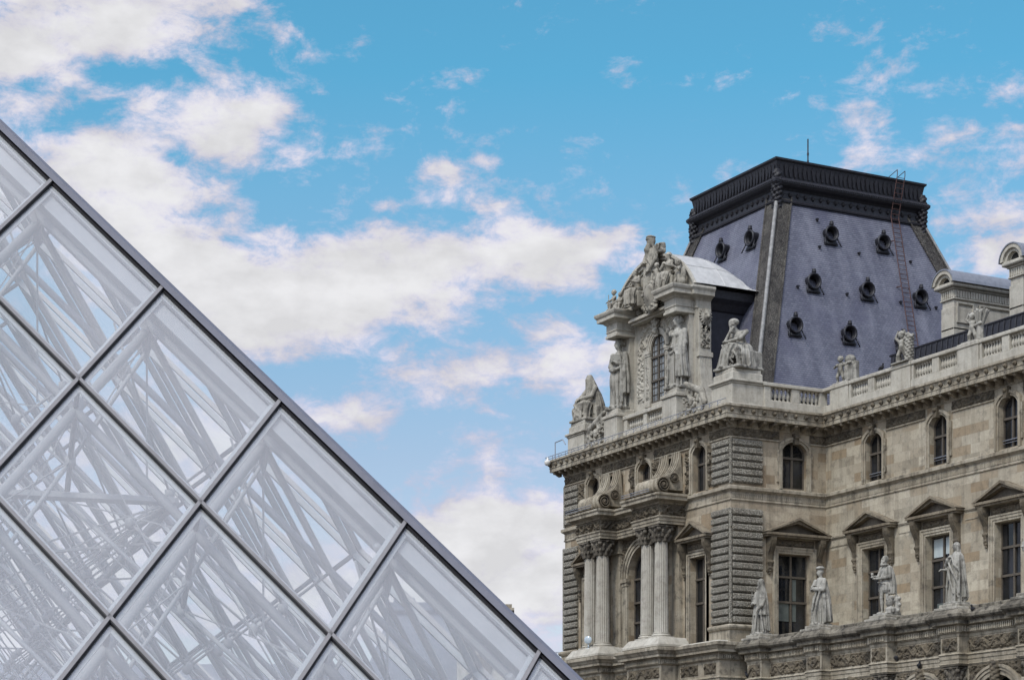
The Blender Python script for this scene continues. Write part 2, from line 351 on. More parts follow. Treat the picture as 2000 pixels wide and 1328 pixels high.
class Face:
    """local frame on a facade plane: u along, n outward, z up"""
    def __init__(s, axis, c): s.axis = axis; s.c = c
    def p(s, u, n, z): return (u, s.c - n, z) if s.axis == 'y' else (s.c + n, u, z)
    def box(s, mb, u0, u1, n0, n1, z0, z1, b=0):
        a = s.p(u0, n0, z0); c = s.p(u1, n1, z1)
        X = sorted((a[0], c[0])); Y = sorted((a[1], c[1]))
        return mb.bbox(X[0], X[1], Y[0], Y[1], z0, z1, b) if b else mb.box(X[0], X[1], Y[0], Y[1], z0, z1)
    def prism(s, mb, poly, n0, n1): return mb.prism(poly, lambda u, z, t: s.p(u, t, z), n0, n1)
FRONT = Face('y', 0.0); SIDE = Face('x', 0.0); DW = 6.01; WING = Face('y', DW)

def arc_top(u0, u1, zs, zt, n=10):
    """points of a segmental or round arch from (u0,zs) over the crown zt to (u1,zs)"""
    w = (u1-u0)/2; h = zt-zs
    if h < 1e-3: return [(u0, zs), (u1, zs)]
    r = (w*w+h*h)/(2*h); c = (u0+u1)/2; zc = zt-r; a = math.asin(min(1, w/r))
    if h > w: a = math.pi-a
    return [(c + r*math.sin(-a+2*a*k/n), zc + r*math.cos(-a+2*a*k/n)) for k in range(n+1)]

def wall_mesh(F, u0, u1, z0, z1, ops, depth=.35):
    """wall face with openings [(u0,u1,z0,zs,zt)], their reveals and arched heads"""
    mb = MB(); us = sorted({u0, u1} | {o[0] for o in ops} | {o[1] for o in ops}); zs = sorted({z0, z1} | {o[2] for o in ops} | {o[4] for o in ops})
    q = (0, 1, 2, 3)
    for i in range(len(us)-1):
        for j in range(len(zs)-1):
            a, b, c, d = us[i], us[i+1], zs[j], zs[j+1]; um, zm = (a+b)/2, (c+d)/2
            if any(o[0] < um < o[1] and o[2] < zm < o[4] for o in ops): continue
            mb.add([F.p(a,0,c), F.p(b,0,c), F.p(b,0,d), F.p(a,0,d)], [q])
    for o in ops:
        pts = arc_top(o[0], o[1], o[3], o[4]); dd = o[5] if len(o) > 5 else depth
        for k in range(len(pts)-1):
            (a, za), (b, zb) = pts[k], pts[k+1]
            if o[4]-o[3] > 1e-3: mb.add([F.p(a,0,za), F.p(b,0,zb), F.p(b,0,o[4]), F.p(a,0,o[4])], [q])
        loop = [(o[0], o[2])] + pts + [(o[1], o[2])]
        for k in range(len(loop)):
            (a, za), (b, zb) = loop[k], loop[(k+1) % len(loop)]
            mb.add([F.p(a,0,za), F.p(b,0,zb), F.p(b,-dd,zb), F.p(a,-dd,za)], [q])
    return mb

def ring_poly(inner, outer):
    return inner, outer
def band(mb, F, inner, outer, n0, n1):
    """solid band between two open polylines with the same count"""
    k = len(inner)
    for i in range(k-1):
        a, b, c, d = inner[i], inner[i+1], outer[i+1], outer[i]
        P = [F.p(p[0], n1, p[1]) for p in (a, b, c, d)] + [F.p(p[0], n0, p[1]) for p in (a, b, c, d)]
        f = [(0,1,2,3), (0,4,5,1), (3,2,6,7)]
        if i == 0: f.append((0,3,7,4))
        if i == k-2: f.append((1,5,6,2))
        mb.add(P, f)
    return mb

def relief(F, u0, u1, z0, z1, amp, dens, seed, cell=.05, n0=.012, vine=True, fn=None):
    """carved foliage: a fine grid raised by many small leaf and scroll bumps"""
    rg = np.random.default_rng(seed); nu = max(3, int((u1-u0)/cell)); nz = max(3, int((z1-z0)/cell))
    U, Z = np.meshgrid(np.linspace(u0, u1, nu), np.linspace(z0, z1, nz), indexing='ij'); H = np.zeros_like(U)
    for _ in range(int(dens*(u1-u0)*(z1-z0))):
        cu, cz = rg.uniform(u0, u1), rg.uniform(z0, z1); t = rg.uniform(0, math.pi); a = rg.uniform(.07, .17); b = a*rg.uniform(.3, .6)
        du, dz = U-cu, Z-cz; p = du*math.cos(t)+dz*math.sin(t); q = -du*math.sin(t)+dz*math.cos(t)
        H = np.maximum(H, rg.uniform(.5, 1)*np.clip(1-(p/a)**2-(q/b)**2, 0, 1)**.5)
    if vine:
        ph = rg.uniform(0, 6); L = (z1-z0)*1.6; mid = (z0+z1)/2 + np.sin(U/L*2*math.pi+ph)*(z1-z0)*.28
        H = np.maximum(H, .9*np.clip(1-((Z-mid)/.07)**2, 0, 1)**.5)
    edge = np.minimum(np.minimum(U-u0, u1-U), np.minimum(Z-z0, z1-Z)); H *= np.clip(edge/.05, 0, 1)
    keep = np.ones_like(U, bool)
    if fn is not None: fv = np.broadcast_to(fn(U, Z), U.shape); H *= fv; keep = fv > 0
    mb = MB(); V = [F.p(U[i, j], n0 + amp*H[i, j], Z[i, j]) for i in range(nu) for j in range(nz)]
    mb.add(V, [(i*nz+j, (i+1)*nz+j, (i+1)*nz+j+1, i*nz+j+1) for i in range(nu-1) for j in range(nz-1) if keep[i:i+2, j:j+2].all()])
    return mb

# ------------------------------------------------------------------ sculpture: distance fields turned into one continuous surface
class Sculpt:
    def __init__(s, lo, hi, h=.018, scale=1.6):
        s.lo = np.array(lo, float); s.h = h; s.sc = scale
        n = np.ceil((np.array(hi)-s.lo)/h).astype(int)+1; s.n = n
        s.ax = [s.lo[i]+h*np.arange(n[i]) for i in range(3)]; s.F = np.full(n, 9.0, np.float32)
    def _sl(s, lo, hi, m):
        a = np.clip(np.floor((np.array(lo)-m-s.lo)/s.h).astype(int), 0, s.n-1); b = np.clip(np.ceil((np.array(hi)+m-s.lo)/s.h).astype(int)+1, 1, s.n)
        b = np.maximum(b, a+1); sl = tuple(slice(a[i], b[i]) for i in range(3))
        return sl, np.ix_(*[s.ax[i][sl[i]] for i in range(3)])
    def _un(s, sl, d, k):
        a = s.F[sl]; h = np.clip(k-np.abs(a-d), 0, None)/k; s.F[sl] = np.minimum(a, d) - h*h*k*.25
    def cap(s, a, b, r0, r1=None, k=.03):
        r1 = r0 if r1 is None else r1; a = np.array(a, float); b = np.array(b, float); m = max(r0, r1)+k+.03
        sl, (X, Y, Z) = s._sl(np.minimum(a, b), np.maximum(a, b), m); d = b-a; L = max(d@d, 1e-9)
        t = np.clip(((X-a[0])*d[0]+(Y-a[1])*d[1]+(Z-a[2])*d[2])/L, 0, 1)
        s._un(sl, np.sqrt((X-a[0]-t*d[0])**2+(Y-a[1]-t*d[1])**2+(Z-a[2]-t*d[2])**2)-(r0+(r1-r0)*t), k); return s
    def chain(s, pts, rs, k=.03):
        for i in range(len(pts)-1): s.cap(pts[i], pts[i+1], rs[i], rs[i+1], k)
        return s
    def ell(s, c, r, k=.03, yaw=0.0, pitch=0.0, sub=False):
        r = np.array(r, float); m = max(r)+k+.03; sl, (X, Y, Z) = s._sl(c, c, m); x, y, z = X-c[0], Y-c[1], Z-c[2]
        if yaw: x, y = x*math.cos(yaw)+y*math.sin(yaw), -x*math.sin(yaw)+y*math.cos(yaw)
        if pitch: y, z = y*math.cos(pitch)+z*math.sin(pitch), -y*math.sin(pitch)+z*math.cos(pitch)
        q = np.sqrt((x/r[0])**2+(y/r[1])**2+(z/r[2])**2); d = (q-1)*min(r)
        if sub: s.F[sl] = np.maximum(s.F[sl], -d)
        else: s._un(sl, d, k)
        return s
    def box(s, c, hf, rd=.02, k=.01, yaw=0.0, pitch=0.0):
        m = max(hf)*1.5+.05; sl, (X, Y, Z) = s._sl(c, c, m); x, y, z = X-c[0], Y-c[1], Z-c[2]
        if yaw: x, y = x*math.cos(yaw)+y*math.sin(yaw), -x*math.sin(yaw)+y*math.cos(yaw)
        if pitch: y, z = y*math.cos(pitch)+z*math.sin(pitch), -y*math.sin(pitch)+z*math.cos(pitch)
        q = [np.abs(v)-hf[i]+rd for i, v in enumerate((x, y, z))]
        d = np.sqrt(sum(np.maximum(v, 0)**2 for v in q)) + np.minimum(np.maximum(np.maximum(q[0], q[1]), q[2]), 0) - rd
        s._un(sl, d+0*X, k); return s
    def robe(s, rings, n=11, amp=.06, ph=0.0, tw=.0, k=.03, amp_top=.2, arc=None):
        """draped cloth: rings (z,cx,cy,rx,ry), folds run down it"""
        rg = np.array(sorted(rings)); z0, z1 = rg[0, 0], rg[-1, 0]; mx = max(rg[:, 3].max(), rg[:, 4].max())+.06
        sl, (X, Y, Z) = s._sl((rg[:, 1].min(), rg[:, 2].min(), z0), (rg[:, 1].max(), rg[:, 2].max(), z1), mx)
        cx, cy, rx, ry = [np.interp(Z, rg[:, 0], rg[:, i]) for i in (1, 2, 3, 4)]; x, y = X-cx, Y-cy
        th = np.arctan2(y/ry, x/rx); t = (Z-z0)/(z1-z0); A = amp*(1-t*(1-amp_top))
        cr = lambda q: 1.75*np.abs(np.cos(q*.5))-1.1
        fold = A*2.8*(cr(n*th+ph+tw*Z)+.5*cr((n*1.7)//1*th-ph*2+tw*1.7*Z+1.0)+.22*np.cos((n*2.6)//1*th+ph*3-tw*Z))
        d = (np.sqrt((x/rx)**2+(y/ry)**2)-1-fold)*np.minimum(rx, ry)*.85
        d = np.maximum(d, np.maximum(z0-Z, Z-z1)); s._un(sl, d, k); return s
    def mesh(s):
        F = s.F; S = F < 0; n = np.array(F.shape)
        c = sum(S[i:n[0]-1+i, j:n[1]-1+j, k:n[2]-1+k].astype(np.int8) for i in (0,1) for j in (0,1) for k in (0,1))
        act = (c > 0) & (c < 8); I = np.argwhere(act); idx = np.full(act.shape, -1, np.int64); idx[act] = np.arange(len(I))
        acc = np.zeros((len(I), 3)); cnt = np.zeros(len(I)); cor = [(i, j, k) for i in (0,1) for j in (0,1) for k in (0,1)]
        for a in cor:
            for ax in range(3):
                if a[ax]: continue
                b = list(a); b[ax] = 1
                fa = F[I[:,0]+a[0], I[:,1]+a[1], I[:,2]+a[2]]; fb = F[I[:,0]+b[0], I[:,1]+b[1], I[:,2]+b[2]]; x = (fa < 0) != (fb < 0)
                t = np.where(x, fa/np.where(x, fa-fb, 1), 0); p = np.tile(np.array(a, float), (len(I), 1)); p[:, ax] += t
                acc[x] += p[x]; cnt[x] += 1
        V = (s.lo + (I + acc/cnt[:, None])*s.h)*s.sc; Q = []
        for ax in range(3):
            o1, o2 = [(1, 2), (2, 0), (0, 1)][ax]
            sh = [slice(1, -1)]*3; sh[ax] = slice(0, -1); a = S[tuple(sh)]
            sh2 = list(sh); sh2[ax] = slice(1, None); b = S[tuple(sh2)]
            E = np.argwhere(a != b); off = np.ones(3, int); off[ax] = 0; E = E+off; sg = a[a != b]
            def cell(d1, d2):
                q = E.copy(); q[:, o1] -= d1; q[:, o2] -= d2
                ok = (q >= 0).all(1) & (q < np.array(act.shape)).all(1); r = np.full(len(q), -1); r[ok] = idx[q[ok, 0], q[ok, 1], q[ok, 2]]; return r
            f = np.stack([cell(1,1), cell(0,1), cell(0,0), cell(1,0)], 1); ok = (f >= 0).all(1); f = f[ok]; sg = sg[ok]
            f[~sg] = f[~sg][:, ::-1]; Q.append(f)
        return V, np.concatenate(Q)

def head(S, c, yaw=0.0, hair='short', beard=False, tilt=0.0):
    """head with brow, nose, eye sockets, mouth, ears and hair; faces -y turned by yaw"""
    c = np.array(c, float); f = np.array((math.sin(yaw), -math.cos(yaw), -tilt)); f /= np.linalg.norm(f); r = np.array((math.cos(yaw), math.sin(yaw), 0)); u = np.cross(r, f); u = u if u[2] > 0 else -u
    P = lambda a, b, d: c + r*a + f*b + u*d
    S.ell(c, (.078, .098, .115), .02, yaw); S.ell(P(0, .03, -.06), (.055, .06, .065), .03, yaw)
    S.cap(P(0, .088, .02), P(0, .112, -.022), .012, .019, .012); S.cap(P(-.045, .082, .03), P(.045, .082, .03), .017, None, .01)
    for e in (-1, 1):
        S.ell(P(e*.032, .098, .008), (.02, .02, .014), sub=True); S.ell(P(e*.08, 0, -.01), (.016, .028, .035), .01, yaw)
    S.cap(P(-.022, .084, -.055), P(.022, .084, -.055), .011, None, .008)
    S.cap(P(0, -.01, -.07), P(0, -.03, -.19), .055, .062, .03)
    if beard: S.chain([P(0, .07, -.075), P(0, .085, -.14), P(0, .07, -.21)], [.055, .05, .022], .03); S.cap(P(-.06, .04, -.06), P(.06, .04, -.06), .03, None, .02)
    if hair == 'short':
        for k in range(16):
            t = k*2.4; S.ell(P(math.cos(t)*.06, -.02+math.sin(t)*.06, .06+.03*math.sin(k*1.7)), (.035, .035, .03), .01)
        S.ell(P(0, -.03, .03), (.088, .095, .10), .02, yaw)
    elif hair == 'bob': S.ell(P(0, -.03, .01), (.105, .10, .12), .02, yaw); [S.cap(P(e*.085, -.01, .02), P(e*.10, -.02, -.12), .035, .042, .02) for e in (-1, 1)]; S.cap(P(0, -.09, .02), P(0, -.10, -.13), .06, .07, .03)
    elif hair == 'curly':
        for k in range(34):
            t = k*2.39996; h = 1-1.15*k/34; q = math.sqrt(max(0, 1-h*h)); S.ell(P(math.cos(t)*q*.092, -.025+math.sin(t)*q*.10, .025+h*.10), (.036, .036, .034), .006)
    elif hair == 'bun': S.ell(P(0, -.035, .04), (.092, .10, .095), .02, yaw); S.ell(P(0, -.13, .03), (.06, .055, .055), .02); [S.ell(P(.085*math.sin(a), .06*math.cos(a)-.01, .075), (.032, .032, .03), .008) for a in np.linspace(-1.9, 1.9, 9)]
    elif hair == 'hood': S.ell(P(0, -.035, .02), (.115, .12, .15), .02, yaw); S.cap(P(0, -.05, -.04), P(0, -.06, -.19), .115, .15, .03); S.ell(P(0, .10, -.015), (.062, .06, .085), sub=True); S.ell(P(0, .045, -.015), (.06, .06, .085), .005, yaw); S.cap(P(0, .085, .015), P(0, .105, -.025), .012, .018, .008)
    elif hair == 'beret': S.ell(P(0, -.03, .03), (.092, .10, .10), .02, yaw); S.ell(P(0, -.01, .115), (.155, .155, .035), .015, yaw); S.ell(P(0, -.01, .15), (.12, .12, .04), .03, yaw)
    elif hair == 'cap': S.ell(P(0, -.03, .03), (.095, .10, .10), .02, yaw); S.ell(P(0, .01, .10), (.13, .135, .032), .01, yaw); S.ell(P(0, -.02, .16), (.105, .11, .07), .02, yaw); [S.cap(P(e*.08, -.02, .0), P(e*.09, -.02, -.14), .04, .045, .02) for e in (-1, 1)]
def hand(S, w, d, up=(0, 0, 1), curl=.6, s=1.0):
    """palm, four unequal bent fingers and a side thumb; w wrist, d pointing direction"""
    w = np.array(w, float); d = np.array(d, float); d /= np.linalg.norm(d); up = np.array(up, float); sd = np.cross(d, up); sd /= max(1e-6, np.linalg.norm(sd)); up = np.cross(sd, d)
    S.cap(w, w+d*.07*s, .028*s, .036*s, .02)
    for i, (o, L) in enumerate(((-.032, .07), (-.011, .085), (.011, .08), (.032, .062))):
        k = w+d*.085*s+sd*o*s; m = k+(d*.9-up*curl*.5)*L*.55*s; e = m+(d*.4-up*curl)*L*.5*s; S.chain([k, m, e], [.0145*s, .0135*s, .011*s], .004)
    t0 = w+d*.03*s-sd*.03*s; S.chain([t0, t0+(d*.5-sd*.7)*.045*s, t0+(d*1.0-sd*.75)*.075*s], [.017*s, .015*s, .012*s], .006)
def arm(S, sh, el, wr, bare=True, r=1.0, hd=None, curl=.6, up=(0, 0, 1)):
    S.chain([sh, el, wr], [.062*r if bare else .085*r, .046*r if bare else .075*r, .033*r if bare else .07*r], .03)
    d = np.array(wr)-np.array(el) if hd is None else np.array(hd); hand(S, wr, d, up, curl, 1.05)
def torso(S, pel, ch, nk, w=.18, deep=.115, chest=True):
    pel, ch, nk = map(lambda q: np.array(q, float), (pel, ch, nk)); S.ell(pel, (w*.92, deep*1.05, .13), .05); S.ell((pel+ch)/2, (w*.8, deep*.92, .16), .06); S.ell(ch, (w*1.03, deep*1.1, .16), .06)
    S.cap(ch+np.array((-w*.95, .01, .09)), ch+np.array((w*.95, .01, .09)), .062, None, .05); S.cap(ch+np.array((0, 0, .1)), nk, .075, .055, .04)
def leg(S, hip, kn, an, yaw=0.0, r=1.0):
    S.chain([hip, kn], [.088*r, .056*r], .03); k = np.array(kn, float); a = np.array(an, float); m = k*.62+a*.38+np.array((0, .018, 0)); S.chain([k, m, a], [.054*r, .057*r, .036*r], .02)
    f = np.array((math.sin(yaw), -math.cos(yaw), 0)); S.chain([a+np.array((0, 0, -.03))-f*.03, a+f*.08+np.array((0, 0, -.055)), a+f*.16+np.array((0, 0, -.06))], [.038, .038, .024], .02)
def statue(S, loc, label, m=None, name='statue', cat='statue', group=None, rot=0.0, slim=1.0):
    V, Q = S.mesh(); V = V*np.array((slim, slim, 1.0))
    o = mesh_obj(name, V, Q, m or M_STATUE, True, None, loc); o.rotation_euler = (0, 0, rot)
    return tag(o, label, cat, group)
def plinth(S, w=.30, d=.27, h=.06): S.box((0, 0, h/2), (w, d, h/2), .01)

def folds(S, paths, r=.03):
    for p in paths: S.chain(p, [r]*len(p), .035)

def robed(S, hair='short', beard=False, yaw=0.0, arms=None, wide=1.0, n=11, ph=0.0, z0=.07, cape=True, top=1.46, tw=.5):
    S.robe([(z0, 0, 0, .27*wide, .23*wide), (.30, 0, .0, .25*wide, .21*wide), (.62, 0, 0, .215*wide, .19), (.95, 0, 0, .195*wide, .165), (1.20, 0, 0, .20*wide, .15), (1.38, 0, .01, .205*wide, .125), (top, 0, .01, .10, .085)], n, .085, ph, tw)
    if cape: S.robe([(z0+.05, .02, .12, .27*wide, .16), (.6, .02, .10, .25*wide, .16), (1.1, .01, .08, .245*wide, .15), (1.36, 0, .04, .23*wide, .13), (1.45, 0, .02, .13, .10)], 9, .09, ph+2, .3)
    for e in (-1, 1): S.cap((e*.09, -.19, .06), (e*.10, -.27, .045), .05, .035, .02)
    head(S, (0, -.02, 1.63), yaw, hair, beard)

H0 = .016
def mk_monk():
    S = Sculpt((-.45, -.45, 0), (.45, .45, 1.85), H0); plinth(S); robed(S, 'hood', True, -.1, n=12, ph=.4)
    S.robe([(.62, 0, .0, .30, .22), (.85, 0, 0, .285, .205), (1.2, 0, 0, .25, .18), (1.44, 0, .02, .15, .12)], 8, .06, 1.0, .2)
    S.cap((-.22, -.03, 1.32), (-.27, -.12, 1.05), .085, .075); arm(S, (-.27, -.1, 1.06), (-.25, -.18, .98), (-.10, -.27, 1.0), False, .8, (1, -.1, 0)); arm(S, (.26, -.05, 1.1), (.27, -.14, .92), (.19, -.26, .83), False, .8, (-.2, -.4, -.8))
    S.cap((-.30, -.16, 1.36), (-.27, -.2, 1.1), .022); S.cap((-.34, -.16, 1.28), (-.24, -.16, 1.28), .018)
    folds(S, [[(.2, -.15, .8), (.27, -.16, .5), (.33, -.12, .1)], [(.05, -.2, .75), (.03, -.24, .4), (.02, -.26, .1)], [(-.12, -.2, .8), (-.17, -.22, .4), (-.18, -.24, .1)]]); return S
def mk_beret():
    S = Sculpt((-.48, -.48, 0), (.48, .48, 1.88), H0); plinth(S); robed(S, 'beret', False, -.35, wide=1.08, n=10, ph=1.9)
    arm(S, (-.24, -.02, 1.36), (-.30, -.12, 1.12), (-.08, -.26, 1.17), False, .95, (.9, -.1, .5)); arm(S, (.24, -.02, 1.36), (.31, -.10, 1.08), (.04, -.27, 1.10), False, .95, (-1, -.1, .1))
    S.robe([(.10, .12, .12, .26, .19), (.7, .14, .08, .23, .18), (1.1, .12, .04, .20, .17), (1.42, .05, .02, .17, .12)], 8, .09, .3, .4)
    folds(S, [[(.06, -.22, 1.0), (-.05, -.25, .7), (-.12, -.24, .5)], [(.2, -.18, 1.0), (.1, -.26, .6), (.02, -.27, .1)], [(-.1, -.2, .9), (-.16, -.22, .5), (-.2, -.22, .1)], [(.28, -.05, 1.0), (.36, -.05, .5), (.36, -.05, .1)]], .035); return S
def mk_soldier():
    S = Sculpt((-.45, -.45, 0), (.66, .48, 1.82), H0); S.box((.08, 0, .03), (.38, .29, .03), .01)
    leg(S, (-.08, -.02, .88), (-.10, -.09, .52), (-.11, -.05, .14), -.3); leg(S, (.09, .02, .88), (.13, -.02, .50), (.17, .06, .14), .5)
    torso(S, (0, 0, .95), (0, 0, 1.26), (0, -.01, 1.47), .18, .125); S.ell((0, -.02, 1.08), (.165, .145, .2), .04)
    for e in (-1, 1):
        S.robe([(.66, e*.105, -.03, .085, .085), (.74, e*.115, -.03, .135, .13), (.88, e*.105, -.02, .145, .145), (.97, e*.08, 0, .11, .12)], 9, .05, e, 0)
    S.lobe = None; S.ell((0, -.02, 1.475), (.13, .125, .03), .015)
    for k in range(14): S.ell((math.cos(k*.449)*.12, -.02+math.sin(k*.449)*.115, 1.475), (.028, .028, .022), .006)
    arm(S, (-.2, 0, 1.38), (-.27, -.08, 1.14), (-.20, -.30, 1.14), True, 1.2, (.3, -1, .0)); arm(S, (.2, 0, 1.38), (.27, -.03, 1.12), (.03, -.27, 1.07), True, 1.2, (-1, -.4, .1))
    S.ell((-.17, -.40, 1.20), (.05, .05, .055), .01); S.cap((-.15, -.38, 1.08), (.0, -.33, 1.06), .03); head(S, (0, -.03, 1.63), -.45, 'short', True)
    S.robe([(.62, .20, .12, .14, .13), (.9, .17, .12, .16, .14), (1.2, .12, .10, .19, .11), (1.42, .06, .05, .19, .09)], 8, .09, .5, .3)
    S.box((.40, .16, .27), (.08, .09, .25), .05); [S.ell((.40+.07*math.sin(q_*2.1), .14+.07*math.cos(q_*1.7), .06+.06*q_), (.07, .07, .06), .02) for q_ in range(9)]; S.ell((.34, -.10, .36), (.12, .14, .14), .01); S.ell((.30, -.22, .39), (.07, .05, .035), sub=True); S.ell((.34, -.04, .50), (.10, .10, .07), .02); S.ell((.37, -.10, .56), (.055, .05, .05), sub=True)
    S.robe([(.07, .33, -.05, .17, .15), (.18, .33, -.05, .19, .17), (.25, .33, -.05, .10, .09)], 7, .04); S.cap((.05, -.05, .95), (.32, .2, .62), .018); S.cap((-.17, -.17, .98), (.17, -.15, .92), .022); return S
def mk_cloak():
    S = Sculpt((-.45, -.48, 0), (.45, .45, 1.85), H0); plinth(S, .31, .28); robed(S, 'bob', False, -.3, wide=1.06, n=9, ph=3.0, tw=1.2)
    S.robe([(.18, .06, .06, .30, .22), (.6, .05, .04, .275, .205), (1.05, .02, .01, .255, .185), (1.3, 0, .01, .235, .155), (1.46, 0, .02, .14, .11)], 8, .085, .8, 1.4)
    arm(S, (-.23, -.04, 1.34), (-.28, -.16, 1.12), (-.10, -.27, 1.24), False, .85, (.8, -.1, .7)); arm(S, (-.26, -.1, 1.12), (-.27, -.16, 1.0), (-.3, -.27, .98), False, .5, (-.3, -1, 0))
    folds(S, [[(-.1, -.24, 1.2), (.02, -.25, 1.0), (.2, -.2, .7), (.28, -.12, .5)], [(-.12, -.22, 1.05), (-.02, -.26, .7), (.14, -.24, .3)], [(-.18, -.18, 1.0), (-.2, -.22, .5), (-.22, -.22, .1)], [(.24, -.1, 1.2), (.3, -.12, .8), (.3, -.15, .3)], [(.02, -.2, 1.3), (.12, -.2, 1.1), (.24, -.12, .95)]], .032); return S
def mk_scholar():
    S = Sculpt((-.48, -.48, 0), (.48, .48, 1.85), .024); plinth(S); robed(S, 'curly', True, .2, wide=1.05, n=10, ph=.9)
    arm(S, (-.24, 0, 1.36), (-.34, -.12, 1.12), (-.30, -.30, 1.2), False, .9, (.2, -1, .2)); arm(S, (.24, 0, 1.36), (.30, -.06, 1.08), (.12, -.26, 1.02), False, .9, (-1, -.3, 0)); S.box((-.2, -.36, 1.22), (.10, .03, .13), .01); return S

def mk_caryatid(kind):
    S = Sculpt((-.42, -.42, 0), (.42, .36, 1.95), H0, 2.25); S.lathe = None
    S.box((0, 0, .04), (.27, .24, .04), .01); w = .95
    S.robe([(.08, 0, 0, .21, .18), (.4, -.01, -.01, .20, .17), (.75, 0, -.02, .195, .165), (1.0, .0, -.01, .19, .15), (1.16, 0, 0, .165, .125), (1.36, 0, 0, .185, .12), (1.46, 0, .01, .09, .08)], 13, .085, .6 if kind else 2.2, .5)
    for e in (-1, 1): S.ell((e*.075, -.105, 1.30), (.06, .055, .06), .03); S.cap((e*.08, -.15, .09), (e*.09, -.25, .08), .045, .03)
    S.ell((-.07, -.10, .72), (.10, .12, .28), .06)
    head(S, (0, -.02, 1.64), -.3 if kind else -.5, 'bun')
    if kind:   # right one: arm across the body, drapery over the forearm
        arm(S, (.19, 0, 1.39), (.25, -.03, 1.10), (.02, -.22, .98), True, 1.1, (-1, -.2, -.2)); arm(S, (-.19, 0, 1.39), (-.25, -.08, 1.14), (-.17, -.2, 1.36), True, 1.1, (.3, -.2, 1))
        S.robe([(.28, .20, -.03, .12, .14), (.6, .19, -.06, .11, .13), (1.0, .16, -.08, .12, .10), (1.38, .17, 0, .08, .09)], 7, .12, 1, .4)
        folds(S, [[(.02, -.2, 1.0), (.12, -.2, .8), (.1, -.2, .3)], [(-.15, -.15, 1.0), (-.05, -.22, .85), (.1, -.18, .95)], [(-.15, -.15, .9), (-.17, -.17, .5), (-.17, -.17, .15)]], .03)
    else:      # left one: holds a tablet against the shoulder
        arm(S, (.19, 0, 1.39), (.25, -.02, 1.10), (.08, -.19, 1.14), True, 1.1, (-.9, -.3, .4)); arm(S, (-.19, 0, 1.39), (-.25, -.04, 1.12), (-.08, -.19, 1.0), True, 1.1, (.9, -.2, .2))
        S.box((.03, -.16, 1.26), (.15, .025, .12), .01, yaw=.15, pitch=.2); S.ell((-.05, -.12, .70), (.12, .09, .30), .04)
        folds(S, [[(-.17, -.15, 1.0), (0, -.24, .95), (.16, -.14, 1.05)], [(.17, -.12, .98), (.2, -.14, .6), (.19, -.12, .2)]], .035)
        S.robe([(.40, .20, .0, .10, .13), (.8, .21, -.02, .12, .13), (1.05, .20, -.02, .10, .11), (1.4, .17, .02, .07, .08)], 7, .13, 0, .5)
    return S
def mk_thinker():
    S = Sculpt((-.62, -.75, 0), (.62, .55, 1.65), H0, 1.85); S.box((0, -.05, .04), (.50, .52, .04), .02); S.box((.10, .16, .28), (.36, .30, .26), .05)
    torso(S, (.05, .12, .62), (0, -.06, .98), (-.01, -.17, 1.17), .21, .14)
    head(S, (-.02, -.26, 1.27), -.25, 'curly', True, .45); S.ell((-.02, -.22, 1.37), (.15, .15, .10), .02)
    leg(S, (-.10, .05, .60), (-.18, -.42, .66), (-.16, -.40, .16), -.2, 1.2); leg(S, (.16, .05, .60), (.24, -.36, .58), (.22, -.30, .16), .2, 1.2)
    arm(S, (-.24, -.06, 1.10), (-.20, -.38, .80), (-.05, -.33, 1.10), True, 1.25, (.2, .1, 1), .9, (0, 1, 0)); arm(S, (.26, -.02, 1.08), (.28, -.28, .86), (-.08, -.42, .80), True, 1.2, (-1, -.1, 0))
    S.robe([(.08, -.18, -.38, .24, .20), (.3, -.16, -.36, .22, .20), (.55, -.10, -.30, .24, .24), (.72, -.05, -.22, .25, .26), (.80, -.03, -.12, .16, .2)], 10, .09, .7, 1.0)
    S.robe([(.08, .28, -.05, .22, .26), (.4, .26, -.05, .21, .27), (.66, .20, -.02, .19, .24), (.76, .18, 0, .12, .16)], 9, .10, 2, .8); S.ell((.0, -.30, .24), (.14, .16, .12), sub=True); S.cap((-.16, -.47, .12), (-.17, -.60, .10), .06, .045)
    folds(S, [[(-.2, -.5, .7), (-.05, -.5, .45), (.12, -.42, .2)], [(-.26, -.45, .6), (-.3, -.5, .3), (-.36, -.48, .1)], [(.1, -.2, .8), (.3, -.2, .6), (.4, -.1, .3)], [(-.1, -.45, .68), (.1, -.38, .5), (.3, -.3, .3)]], .03); return S
